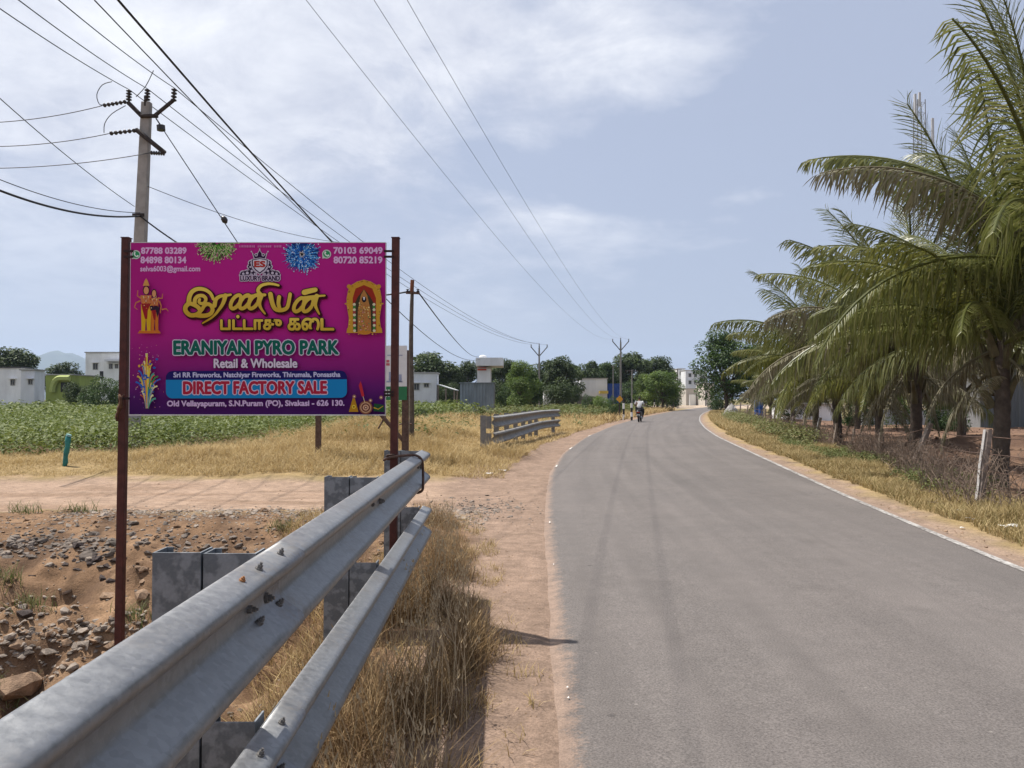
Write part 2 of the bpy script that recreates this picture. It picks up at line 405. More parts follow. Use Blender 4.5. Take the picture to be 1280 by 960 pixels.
# dust drifting in from both edges
ed = amath('MINIMUM', sp.outputs[0], sp.outputs[2])
dust = amath('ADD', gmap(ed, .06, .26, 1.15, -.15), amath('MULTIPLY_ADD', mid, 1.3, -.68), clamp=True)
dust = amath('MULTIPLY', dust, gmap(ed, .12, .7, 1, 0))
dust = amath('MULTIPLY_ADD', amath('ADD', dust, amath('MULTIPLY_ADD', gnoise(48, 5, .75), 1.5, -.75)), 2.2, -.45, clamp=True)
dust = amath('MULTIPLY', dust, gmap(ed, .10, .55, 1, 0))
stn = gmap(gnoise(.9, 5, .6), .56, .72, 0, .22); colr = amix(stn, colr, (.055, .048, .044))
colr = amix(dust, colr, amix(1., amix(gmap(mid, .3, .7, 0, 1), (.185, .132, .10), (.27, .192, .145)), gmap(fine, .25, .75, .65, 1.35), 'MULTIPLY'))
L.new(colr, b.inputs['Base Color'])
bp = N.new('ShaderNodeBump'); bp.inputs['Strength'].default_value = .35; bp.inputs['Distance'].default_value = .008
L.new(fine, bp.inputs['Height']); L.new(bp.outputs[0], b.inputs['Normal'])
tag(link('road', rme, am), 'worn grey asphalt road curving to the right', kind='structure')

def worn_paint():
    m = bpy.data.materials.new('worn_paint'); m.use_nodes = True
    global N, L, ge
    N = m.node_tree.nodes; L = m.node_tree.links; b = N['Principled BSDF']; b.inputs['Roughness'].default_value = .8
    ge = N.new('ShaderNodeNewGeometry')
    a = gnoise(26, 6, .7); c = gnoise(2.1, 3)
    f = amath('ADD', gmap(a, .38, .56, 0, 1), gmap(c, .3, .7, -.6, .25), clamp=True)
    L.new(amix(f, (.12, .105, .095), (.40, .38, .355)), b.inputs['Base Color'])
    return m
paint = worn_paint()
ld = rd[rd < 150]
def road_z(x, d):
    l, r = float(Lx(d)), float(Rx(d)); u = min(max((x - l) / (r - l), 0), 1)
    return .035 * (1 - (2 * u - 1) ** 2)
lv = []; lf = []
for i, d in enumerate(ld):
    r = float(Rx(d)); w = .045
    for s in (-1, 1):
        x = r - .17 + s * w; lv.append((x, d, max(road_z(x, d), road_z(r - .24, d) * .6) + .0045))
    if i: lf.append((2*i-2, 2*i-1, 2*i+1, 2*i))
lm = npmesh('edge_line', lv, lf, smooth=True)
tag(link('edge_line', lm, paint), 'worn white edge line along the right side of the road', kind='structure')
mbp = MB()
for d, w, h in ((3.86, .012, .025), (4.0, .014, .018), (6.95, .010, .06), (9.3, .02, .12), (17, .04, .5), (23, .05, .9), (31, .05, 1.2)):
    x = float(Lx(d)) + .13; z = road_z(x + .03, d) + .006; x2 = float(Lx(d + h)) + .13
    mbp.add([(x, d, z), (x + w, d, z), (x2 + w * .8, d + h, z + .001), (x2 + .01, d + h * .9, z + .001)], [(0, 1, 2, 3)])
tag(mbp.build('worn_edge_line', mat('old_white_paint', (.62, .58, .53), var=.2)), 'flaked remains of a white line on the left road edge', kind='structure')

# ------------------------------------------------------------------ materials for made things
def galvanised(name, a, b_, metal):
    m = bpy.data.materials.new(name); m.use_nodes = True
    global N, L, ge
    N = m.node_tree.nodes; L = m.node_tree.links; b = N['Principled BSDF']
    ge = N.new('ShaderNodeNewGeometry')
    v = N.new('ShaderNodeTexVoronoi'); v.inputs['Scale'].default_value = 70; L.new(ge.outputs['Position'], v.inputs['Vector'])
    sp = N.new('ShaderNodeSeparateColor'); L.new(v.outputs['Color'], sp.inputs[0])
    n = gnoise(5, 6); n2 = gnoise(45, 5, .7); n3 = gnoise(1.7, 3)
    f = amath('ADD', amath('MULTIPLY', sp.outputs[0], .22), amath('ADD', gmap(n, .3, .7, .22, .45), gmap(n2, .3, .7, -.12, .12)), clamp=True)
    c = amix(f, a, b_)
    c = amix(amath('MULTIPLY', gmap(n3, .48, .66, 0, 1), gmap(n2, .4, .62, 0, .6)), c, (.20, .165, .135))     # road dust
    L.new(c, b.inputs['Base Color'])
    L.new(gmap(n2, .3, .7, .38, .58), b.inputs['Roughness']); b.inputs['Metallic'].default_value = metal
    bp = N.new('ShaderNodeBump'); bp.inputs['Strength'].default_value = .12; bp.inputs['Distance'].default_value = .004
    L.new(n2, bp.inputs['Height']); L.new(bp.outputs[0], b.inputs['Normal'])
    return m
M_beam = galvanised('galvanised_beam', (.165, .17, .175), (.36, .365, .37), .74)
def spangle(name, a, b_):
    m = bpy.data.materials.new(name); m.use_nodes = True
    global N, L, ge
    N = m.node_tree.nodes; L = m.node_tree.links; b = N['Principled BSDF']
    ge = N.new('ShaderNodeNewGeometry')
    n = gnoise(22, 3, .5); n2 = gnoise(110, 4)
    f = amath('ADD', gmap(n, .46, .56, 0, .8), gmap(n2, .35, .65, -.1, .2), clamp=True)
    L.new(amix(f, a, b_), b.inputs['Base Color']); b.inputs['Roughness'].default_value = .55; b.inputs['Metallic'].default_value = .45
    return m
M_post = spangle('galvanised_post', (.13, .145, .16), (.25, .27, .29))
M_steel = mat('bolt_steel', (.20, .19, .18), .5, .7, .3, 60)
M_rustbolt = mat('rusty_bolt', (.30, .14, .06), .8, .2, .3, 60)
M_red = mat('red_oxide_paint', (.075, .022, .017), .62, 0, .35, 14, .15, 60)
M_rust = mat('rusty_steel', (.10, .06, .045), .8, .1, .4, 18, .3, 50)
M_conc = mat('pole_concrete', (.30, .285, .265), .9, 0, .22, 3.0, .3, 60)
M_black = mat('black_cable', (.012, .012, .014), .6, 0, .1)
M_wire = mat('bare_wire', (.055, .055, .06), .5, .4, .1)
M_insul = mat('insulator_porcelain', (.035, .03, .03), .3, 0, .2)
M_galv_arm = mat('rusted_angle_arm', (.045, .035, .032), .8, .2, .4, 10)

# ------------------------------------------------------------------ guardrails
PROF = [(.012, 0), (.020, .003), (.062, .016), (.078, .028), (.083, .045), (.083, .062), (.076, .080), (.010, .128), (.002, .142), (0, .156),
        (.002, .170), (.010, .184), (.076, .232), (.083, .250), (.083, .267), (.078, .284), (.062, .296), (.020, .309), (.012, .312)]
PROF = [(.006, 0), (.016, .002), (.070, .022), (.086, .031), (.092, .044), (.090, .058), (.078, .074), (.012, .118), (.002, .134), (0, .156), (.002, .178), (.012, .194), (.078, .240), (.090, .256), (.092, .270), (.086, .284), (.070, .294), (.016, .310), (.006, .312)]
PROF = [(a * .80, b * .80) for a, b in PROF]
def beam_mesh(path, ztop, off, name):
    """W-section swept along a ground path; the crests face the right-hand side of the path"""
    n = len(path); vs = []; fs = []; k = len(PROF)
    T = .0035
    for i, p in enumerate(path):
        a = Vector(path[max(i - 1, 0)]); b = Vector(path[min(i + 1, n - 1)]); t = (b - a).normalized(); nr = Vector((t.y, -t.x, 0))
        for side in (0, 1):
            for (dp, h) in PROF:
                q = Vector(p) + nr * (dp - T * side); vs.append((q.x, q.y, ztop[i] - h))
    K = 2 * k
    for i in range(n - 1):
        for j in range(k - 1):
            fs.append((i*K+j, (i+1)*K+j, (i+1)*K+j+1, i*K+j+1))
            fs.append((i*K+k+j, i*K+k+j+1, (i+1)*K+k+j+1, (i+1)*K+k+j))
        fs.append((i*K, i*K+k, (i+1)*K+k, (i+1)*K)); fs.append((i*K+k-1, (i+1)*K+k-1, (i+1)*K+2*k-1, i*K+2*k-1))
    for i in (0, n - 1):
        for j in range(k - 1): fs.append((i*K+j, i*K+j+1, i*K+k+j+1, i*K+k+j))
    m = MB(off); m.add(vs, fs); m.smooth = True
    return m.mesh(name)
def channel(mb, x0, x1, y, z0, z1, dep=.07, t=.005, ang=0.):
    """C-section: web faces the near side, flanges run back"""
    M = Matrix.Translation((x1, y, 0)) @ Matrix.Rotation(ang, 4, 'Z') @ Matrix.Translation((-x1, -y, 0))
    mb.box((x0, y, z0), (x1, y + t, z1), M); mb.box((x0, y + t, z0), (x0 + t, y + dep, z1), M); mb.box((x1 - t, y + t, z0), (x1, y + dep, z1), M)
    mb.box((x0 + t, y + dep - t, z0), (x0 + t + .015, y + dep, z1), M)
def hexbolt(parent, off, c, axis_dir, r=.013, h=.012, m=None, name='bolt'):
    r *= .72; h *= .75; mb = MB(off); a = Vector(axis_dir).normalized(); c = Vector(c)
    mb.tube([c - a * .01, c + a * .003], r * 1.5, 10); mb.tube([c + a * .003, c + a * (.003 + h)], r, 6); mb.tube([c + a * (.003 + h), c + a * (.003 + h * 1.7)], r * .5, 6)
    return mb.build(name, m or M_steel, parent)

# near rail
base = Vector((-.8, 6.0, gz1(-.8, 6.0)))
rail = thing('guardrail', base, 'galvanised double W-beam guardrail in the foreground beside the billboard', 'guardrail', 'roadside guardrails')
def nrx(d): return -.627 - .0146 * d           # back face of the beam
ZT = 1.10; ZL = .656
ys = list(np.linspace(-1.5, 5.96, 30)) + [6.05]
path = [(nrx(y), y, 0) for y in ys]
o1 = link('beam', beam_mesh(path, [ZT] * len(path), base, 'beam'), M_beam, rail); o1['label'] = 'upper W-beam'
path2 = [(nrx(y) + .006, y + .06, 0) for y in ys]
o2 = link('beam', beam_mesh(path2, [ZL] * len(path2), base, 'beam'), M_beam, rail); o2['label'] = 'lower W-beam'
for zz_, xo in ((ZT + .0018, 0), (ZL + .0018, .006)):             # lapped joint: the nearer sheet lies over the farther one
    sp_ = [(nrx(y) + .0045 + xo, y, 0) for y in np.linspace(-1.5, 2.16, 14)]
    link('lap_sheet', beam_mesh(sp_, [zz_] * len(sp_), base, 'lap_sheet'), M_beam, rail)
for d in (.05, 1.99, 3.92, 5.93):
    xb = nrx(d) - .004
    mb = MB(base); channel(mb, xb - .268, xb - .143, d, gz1(xb - .2, d) - .5, ZT + .004, .08)
    post = mb.build('post', M_post, rail)
    for z0, z1 in ((ZT - .30, ZT + .001), (ZL - .27, ZL + .012)):
        mb = MB(base); channel(mb, xb - .138, xb - .002, d + .004, z0, z1, .075)
        mb.build('spacer', M_post, post)
    for z in (ZT - .125, ZL - .125):
        hexbolt(rail, base, (nrx(d) + .011, d + .05, z), (1, 0, 0))
for d, h in ((1.86, .02), (2.04, .02), (1.90, .117), (2.10, .155), (1.93, .155)):
    for zt_, xo in ((ZT, 0), (ZL, .006)):
        if h < .06: c = (nrx(d) + .044 + xo, d, zt_ - .009); ax = (.4, 0, 1)
        elif h < .13: c = (nrx(d) + .014 + xo, d, zt_ - h); ax = (1, 0, 0)
        else: c = (nrx(d) + .026 + xo, d, zt_ - h); ax = (.6, 0, .8)
        hexbolt(rail, base, c, ax, .0095, .011)
hexbolt(rail, base, (nrx(1.74) + .044, 1.74, ZT - .009), (.4, 0, 1), .007, .006, M_rustbolt)
for d in (3.70, 5.72, 5.9):
    hexbolt(rail, base, (nrx(d) + .016, d, ZT - .105), (1, .0, .2), .010, .003)

# bent bar that lashes the billboard post to the rail
xb = nrx(5.40)
lash = [Vector(p) for p in ((-.905, 5.438, 1.07), (-.875, 5.393, 1.085), (-.81, 5.383, 1.10), (xb - .01, 5.388, 1.108), (xb + .03, 5.398, 1.106), (xb + .064, 5.403, 1.085), (xb + .077, 5.408, 1.05), (xb + .080, 5.413, .99), (xb + .080, 5.418, .91), (xb + .076, 5.428, .865), (xb + .055, 5.428, .845), (xb + .01, 5.428, .842), (-.86, 5.418, .86))]
def catmull(pts, k=5):
    out = []
    for i in range(len(pts) - 1):
        p0, p1, p2, p3 = pts[max(i-1, 0)], pts[i], pts[i+1], pts[min(i+2, len(pts)-1)]
        for t in np.arange(k) / k: out.append(.5 * ((2*p1) + (p2-p0)*t + (2*p0-5*p1+4*p2-p3)*t*t + (3*p1-p0-3*p2+p3)*t**3))
    return out + [pts[-1]]
mb = MB((-.8, 5.40, .84)); mb.tube(catmull(lash), .0095, 8)
for dz in (0, .022): mb.tube(catmull([Vector(p) for p in ((-0.887, 5.453, 1.075 + dz), (-0.897, 5.503, 1.07 + dz), (-0.872, 5.528, 1.066 + dz), (-0.832, 5.523, 1.07 + dz), (-0.825, 5.478, 1.078 + dz), (-0.842, 5.448, 1.085 + dz), (-0.887, 5.446, 1.08 + dz))]), .006, 6)
tag(mb.build('binding_rod', M_rust, smooth=True), 'rusty bent rod lashing the billboard post to the guardrail end', 'rod')

# far rail
fbase = Vector((-.6, 19.9, gz1(-.6, 19.9)))
frail = thing('guardrail', fbase, 'short weathered double-beam guardrail in straw grass beyond the dirt track', 'guardrail', 'roadside guardrails')
M_beam_old = mat('weathered_galvanised', (.17, .165, .155), .6, .3, .3, 6, .1, 40, col2=(.33, .32, .30))
M_post_old = mat('weathered_post', (.15, .15, .15), .7, .2, .3, 10, col2=(.23, .225, .22))
fp = [(-.52, 19.75), (.1, 23.6), (.66, 27.4), (1.12, 30.4), (1.45, 31.7), (2.02, 33.3)]
fpp = []
for i in range(len(fp) - 1):
    for t in np.linspace(0, 1, 5)[:(-1 if i < len(fp) - 2 else None)]:
        fpp.append((fp[i][0] * (1 - t) + fp[i+1][0] * t, fp[i][1] * (1 - t) + fp[i+1][1] * t, 0))
FZ = 1.06; PROF[:] = [(a * 1.28, b * 1.28) for a, b in PROF]
for z in (FZ, FZ - .43): link('beam', beam_mesh(fpp, [z] * len(fpp), fbase, 'beam'), M_beam_old, frail)
for (x, y) in [(-.52, 19.85), (-.22, 21.7), (.06, 23.5), (.34, 25.3), (.62, 27.1), (.9, 28.9), (1.18, 30.6), (2.0, 33.2)]:
    mb = MB(fbase); channel(mb, x - .30, x - .15, y, gz1(x, y) - .3, FZ + .02, .08)
    post = mb.build('post', M_post_old, frail)
    for z0, z1 in ((FZ - .32, FZ), (FZ - .75, FZ - .44)):
        mb = MB(fbase); channel(mb, x - .145, x - .01, y + .004, z0, z1, .07); mb.build('spacer', M_post_old, post)

# ------------------------------------------------------------------ billboard
SD = 5.45
sb = Vector((P(151, 500, SD).x, SD, -.85))
bill = thing('billboard', sb, 'magenta fireworks shop billboard with gold Tamil title on two red posts', 'billboard')
BL = P(161.5, 518, SD); TR = P(482, 303.5, SD)
BX0, BX1, BZ0, BZ1 = BL.x, TR.x, BL.z, TR.z
BW, BH = BX1 - BX0, BZ1 - BZ0
# panel: folded sheet with returned edges
mb = MB(sb); mb.box((BX0, SD, BZ0), (BX1, SD + .022, BZ1)); panel = mb.build('panel', mat('panel_back_sheet', (.55, .55, .54), .6), bill)
mb = MB(sb)
for a, c in (((BX0, SD - .0016, BZ0 - .008), (BX1, SD + .024, BZ0)), ((BX0, SD - .0016, BZ1), (BX1, SD + .024, BZ1 + .004)), ((BX0 - .003, SD - .0016, BZ0 - .008), (BX0, SD + .024, BZ1 + .004)), ((BX1, SD - .0016, BZ0 - .008), (BX1 + .003, SD + .024, BZ1 + .004))):
    mb.box(a, c)
mb.build('edge_strip', mat('pale_edge', (.62, .60, .60), .5), bill)
for p0, p1, dep in ((155.5, 147, 5.0), (494, 489.5, 5.0)):
    a = P(p0, 297, SD); zb = gz1(a.x, SD) - .35
    yy = SD + .03
    a = Vector((a.x, yy, a.z)); x1 = a.x - (.030 if p0 < 200 else .014)
    mb = MB(sb); w = .026
    mb.add([(a.x - w, yy - w, a.z), (a.x + w, yy - w, a.z), (a.x + w, yy + w, a.z), (a.x - w, yy + w, a.z), (x1 - w, yy - w, zb), (x1 + w, yy - w, zb), (x1 + w, yy + w, zb), (x1 - w, yy + w, zb)],
           [(0, 1, 2, 3), (7, 6, 5, 4), (4, 5, 1, 0), (5, 6, 2, 1), (6, 7, 3, 2), (7, 4, 0, 3)])
    po = mb.build('post', M_red, bill, bevel=.004)
    mb = MB(sb); mb.box((a.x - w - .003, yy - w - .003, a.z), (a.x + w + .003, yy + w + .003, a.z + .006)); mb.build('cap', M_red, po)
for px, py, sgn in ((161, 314, 1), (161, 321, 1), (486, 314, -1), (486, 321, -1), (486, 494, -1), (486, 490, -1), (156, 498, 1)):
    q = P(px, py, SD); mb = MB(sb)
    mb.box((q.x - .035, SD - .006, q.z - .008), (q.x + .035, SD - .002, q.z + .008)); mb.tube([(q.x + sgn * .022, SD - .004, q.z), (q.x + sgn * .022, SD - .014, q.z)], .006, 6)
    mb.build('clamp', mat('dark_clamp', (.03, .015, .015), .7), bill)

# printed face: colours are printed ink
def print_mat():
    m = bpy.data.materials.new('printed_ink'); m.use_nodes = True
    N = m.node_tree.nodes; L = m.node_tree.links; b = N['Principled BSDF']; b.inputs['Roughness'].default_value = .6; b.inputs['Specular IOR Level'].default_value = .12
    a = N.new('ShaderNodeAttribute'); a.attribute_name = 'col'; L.new(a.outputs['Color'], b.inputs['Base Color'])
    return m
M_ink = print_mat()
def lin(h):
    h = h.lstrip('#'); v = [int(h[i:i+2], 16) / 255 for i in (0, 2, 4)]
    return tuple(((c + .055) / 1.055) ** 2.4 if c > .04045 else c / 12.92 for c in v)
def S(X, Y):                       # enlarged-photo coordinates on the board -> board metres
    return (BX0 + (X - 115 + (Y - 75) / 68) / 1015 * BW, BZ1 - (Y - 75) / (687 + (X - 110) / 1015 * 4) * BH)
LAYER = [SD - .0004]
class Ink:
    def __init__(s): s.v = []; s.f = []; s.c = []
    def poly(s, pts, col, dz=0., board=True):
        n = len(s.v)
        for i, p in enumerate(pts):
            q = S(*p) if board else p
            s.v.append((q[0], LAYER[0] - dz, q[1])); s.c.append((col[i] if isinstance(col, list) else col) + (1,))
        s.f.append(tuple(range(n, n + len(pts))))
    def disc(s, X, Y, r, col, dz=0., n=16, ry=None):
        ry = ry or r; s.poly([(X + r * math.cos(2*PI*k/n), Y + ry * math.sin(2*PI*k/n)) for k in range(n)], col, dz)
    def stroke(s, pts, w, col, dz=0., w2=None):
        pts = [Vector(p + (0,)) if len(p) == 2 else p for p in pts]; w2 = w if w2 is None else w2; m = len(pts)
        l = []; r = []
        for i, p in enumerate(pts):
            t = (pts[min(i+1, m-1)] - pts[max(i-1, 0)]).normalized(); nrm = Vector((-t.y, t.x, 0)); ww = w + (w2 - w) * i / (m - 1)
            l.append(p + nrm * ww / 2); r.append(p - nrm * ww / 2)
        for i in range(m - 1): s.poly([tuple(l[i])[:2], tuple(l[i+1])[:2], tuple(r[i+1])[:2], tuple(r[i])[:2]], col, dz)
    def build(s, name, parent, advance=.0004):
        me = bpy.data.meshes.new(name); me.from_pydata([tuple(Vector(v) - sb) for v in s.v], [], s.f)
        a = me.color_attributes.new('col', 'FLOAT_COLOR', 'POINT'); a.data.foreach_set('color', np.array(s.c, np.float32).ravel())
        LAYER[0] -= advance
        o = link(name, me, M_ink, parent)
        if 'firework' in name or 'picture' in name or name == 'blessing_line': o['kind'] = 'stuff'
        return o
K = 1.0
def ink(h, k=1.12): return tuple(min(.85, c * k) for c in lin(h))
# background gradient, magenta to violet
ik = Ink(); rows = [(75, '#ac1f7c'), (200, '#ad1a7c'), (330, '#b01d80'), (430, '#ab1f7e'), (520, '#931d76'), (600, '#7d1a6c'), (650, '#65186a'), (700, '#4c155f'), (764, '#3b1055')]
cols = [0, .25, .5, .75, 1]
for i in range(len(rows) - 1):
    for j in range(4):
        def q(c, r): return (BX0 + BW * c, BZ1 - (r - 75) / 689 * BH)
        def kk(c, r):
            v = ink(rows[r][1]); f = 1 - .16 * (abs(c - .5) * 2) ** 2; return tuple(x * f for x in v)
        ik.poly([q(cols[j], rows[i+1][0]), q(cols[j+1], rows[i+1][0]), q(cols[j+1], rows[i][0]), q(cols[j], rows[i][0])], [kk(cols[j], i+1), kk(cols[j+1], i+1), kk(cols[j+1], i), kk(cols[j], i)], board=False)
ik.build('printed_face', bill)

def text_geo(body, shear=0.):
    c = bpy.data.curves.new('t', 'FONT'); c.body = body; c.resolution_u = 3; c.shear = shear
    o = bpy.data.objects.new('t', c); COL.objects.link(o)
    dg = bpy.context.evaluated_depsgraph_get(); me = bpy.data.meshes.new_from_object(o.evaluated_get(dg))
    V = np.array([v.co[:2] for v in me.vertices]); F = [tuple(p.vertices) for p in me.polygons]
    bpy.data.objects.remove(o); bpy.data.curves.remove(c); bpy.data.meshes.remove(me)
    return V, F
def lettering(name, body, box, col, bold=1.5, outline=None, shear=0., parts=None, grad=None, shadow=None):
    """fit a line of text to a box on the board; boldness by overlaid shifted copies"""
    X0, X1, Y0, Y1 = box
    pieces = parts or [(body, box)]
    def layer(rad, colour, dirs, name, dx=0, dy=0):
        ik = Ink(); z = 0.
        for bd, (a0, a1, b0, b1) in pieces:
            V, F = text_geo(bd, shear); mn = V.min(0); mx = V.max(0)
            q = (V - mn) / (mx - mn); U = np.stack([a0 + bold + q[:, 0] * (a1 - a0 - 2 * bold), b1 - bold - q[:, 1] * (b1 - b0 - 2 * bold)], 1)
            for k in range(dirs):
                an = 2 * PI * k / dirs + .2; ddx, ddy = rad * math.cos(an) + dx, rad * math.sin(an) + dy; n = len(ik.v)
                for p in U:
                    s_ = S(p[0] + ddx, p[1] + ddy); ik.v.append((s_[0], LAYER[0] - z, s_[1]))
                    if grad: t = (p[1] - b0) / (b1 - b0); cc = tuple(grad[0][i] * (1 - t) + grad[1][i] * t for i in range(3)) if colour is col else colour
                    else: cc = colour
                    ik.c.append(cc + (1,))
                ik.f += [tuple(i + n for i in f) for f in F]; z += .00002
        LAYER[0] -= z
        return ik.build(name, bill)
    if shadow: layer(bold + 4, shadow, 10, 'lettering_shadow', 3, 4)
    if outline: layer(bold + outline[1], outline[0], 10, 'lettering_outline')
    return layer(bold, col, 6, name)

WHT = ink('#c9bed2'); PINKW = ink('#d3abd0')
for b_, bx in (('87788 03289', (155, 337, 93, 120)), ('84898 80134', (153, 336, 130, 158)), ('selva6003@gmail.com', (152, 391, 167, 197)), ('70103 69049', (922, 1118, 92, 120)), ('80720 85219', (922, 1117, 130, 159))):
    lettering('phone_lettering', b_, bx, PINKW, 1.5 if '@' not in b_ else .8)
# messenger icons: green disc in a white speech ring with a handset
for X, Y in ((136, 123), (895, 121)):
    ik = Ink(); ik.disc(X, Y, 18, ink('#b9c4bd')); ik.poly([(X - 17, Y + 4), (X - 17, Y + 18), (X - 5, Y + 16)], ink('#b9c4bd'), .00005)
    ik.disc(X, Y, 14, ink('#2c8a55'), .0001)
    ik.stroke([(X - 6, Y - 8), (X - 7, Y - 2), (X - 2, Y + 5), (X + 4, Y + 8), (X + 8, Y + 6)], 4.5, ink('#d5ddd6'), .0002)
    ik.disc(X - 5, Y - 7, 3.6, ink('#d5ddd6'), .00025, 8); ik.disc(X + 7, Y + 5, 3.6, ink('#d5ddd6'), .00025, 8)
    ik.build('messenger_icon', bill, .0005)
# firework bursts
rr = random.Random(3)
ik = Ink()
for k in range(300):
    a = rr.uniform(0, PI) ; r0 = rr.uniform(5, 60); r1 = r0 + rr.uniform(12, 34)
    X, Y = 458, 72; f = .62 + .38 * abs(math.cos(a))
    if r1 > 92: continue
    c0 = ink(rr.choice(['#2f5a22', '#4a7c2c', '#6c9a44', '#23451c', '#86ad5c'])); p = (X + r0 * math.cos(a), Y + 4 + r0 * math.sin(a) * .95); q = (X + r1 * math.cos(a), Y + 4 + r1 * math.sin(a) * .95)
    ik.stroke([p, q], 3.6, c0, rr.uniform(0, .0002), 1.4); ik.disc(q[0], q[1], rr.uniform(1.2, 2.6), ink(rr.choice(['#c9c79c', '#cfa9a4', '#a8bf80'])), .00025, 6)
ik.build('green_firework', bill, .0005)
ik = Ink(); X, Y = 797, 122
ik.poly([(X + (62 + 10 * math.sin(k * 2.3)) * math.cos(2*PI*k/26), max(77, Y + (58 + 12 * math.sin(k * 3.1)) * math.sin(2*PI*k/26))) for k in range(26)], ink('#12336b'))
for k in range(420):
    a = rr.uniform(0, 2 * PI); r0 = rr.uniform(8, 60); r1 = r0 + rr.uniform(8, 30)
    if r1 > 82 + 22 * max(0, math.sin(a)): continue
    p = (X + r0 * math.cos(a), Y + r0 * math.sin(a)); q = (X + r1 * math.cos(a), Y + r1 * math.sin(a))
    if min(p[1], q[1]) < 78 or q[0] > 872: continue
    ik.stroke([p, q], 2.8, ink(rr.choice(['#0f3f92', '#1c5fb2', '#2a7cc6', '#123a7c', '#5a9ed6'])), rr.uniform(.00005, .0002), 1.0)
    if k % 2 == 0: ik.disc(q[0], q[1], rr.uniform(1.2, 2.8), ink(rr.choice(['#a8cbe6', '#d3dcea', '#6fb0e0'])), .00025, 6)
for k in range(22): ik.stroke([(X, Y), (X + rr.uniform(8, 17) * math.cos(k * .285), Y + rr.uniform(8, 17) * math.sin(k * .285))], 4, ink(rr.choice(['#c8b7a4', '#e0d8d0', '#b7c2d0'])), .0003, 1)
ik.build('blue_firework', bill, .0006)
# faint unreadable blessing line above the crest
ik = Ink(); x = 548
while x < 716:
    w = rr.uniform(3, 6); ik.poly([(x, 85 + rr.uniform(0, 3)), (x + w, 85), (x + w, 95), (x, 94)], ink('#c06ea6'), 0)
    x += w + rr.uniform(1.2, 2.5) + (9 if 600 < x < 608 or 668 < x < 676 else 0)
ik.build('blessing_line', bill)
# crest: crown, shield, scrolls
DK = ink('#2a0f35'); SIL = ink('#b9b0bd')
ik = Ink(); X = 629
ik.poly([(X - 32, 112), (X - 16, 128), (X, 102), (X + 16, 128), (X + 32, 112), (X + 22, 146), (X - 22, 146)], SIL)
ik.poly([(X - 27, 118), (X - 15, 131), (X, 107), (X + 15, 131), (X + 27, 118), (X + 19, 143), (X - 19, 143)], DK, .0001)
for dx in (-14, 14): ik.disc(X + dx, 124, 6.5, SIL, .00015, 12); ik.disc(X + dx, 124, 3.4, DK, .0002, 10)
for dx, yy in ((-33, 111), (33, 111), (0, 101)): ik.disc(X + dx, yy, 3, SIL, .0002, 8)
for sgn in (-1, 1):
    for (cx_, cy_, rr_) in ((36, 156, 9), (40, 172, 9), (34, 188, 10), (52, 196, 11), (68, 199, 10), (22, 200, 9), (44, 205, 8), (75, 206, 6)):
        ik.disc(X + sgn * cx_, cy_, rr_ + 2.5, SIL, .0001, 14); ik.disc(X + sgn * cx_, cy_, rr_ - 1.5, DK, .00015, 12); ik.disc(X + sgn * (cx_ - 2), cy_ + 1, rr_ - 5, SIL, .0002, 10)
sh = lambda k: [(X - 32 * k, 160 - 16 * k), (X, 160 - 22 * k), (X + 32 * k, 160 - 16 * k), (X + 31 * k, 160 + 8 * k), (X + 18 * k, 160 + 26 * k), (X, 160 + 40 * k), (X - 18 * k, 160 + 26 * k), (X - 31 * k, 160 + 8 * k)]
ik.poly(sh(1.12), SIL, .00025); ik.poly(sh(1.0), DK, .0003); ik.poly(sh(.86), ink('#c9c6cf'), .00035)
ik.build('crest', bill, .0006)
lettering('crest_letters', 'ES', (606, 652, 148, 175), ink('#a3332c'), 2.2)
lettering('crest_ribbon', 'LUXURY BRAND', (551, 709, 208, 229), ink('#2a1634'), .9, (ink('#b7a9ba'), 3.2))
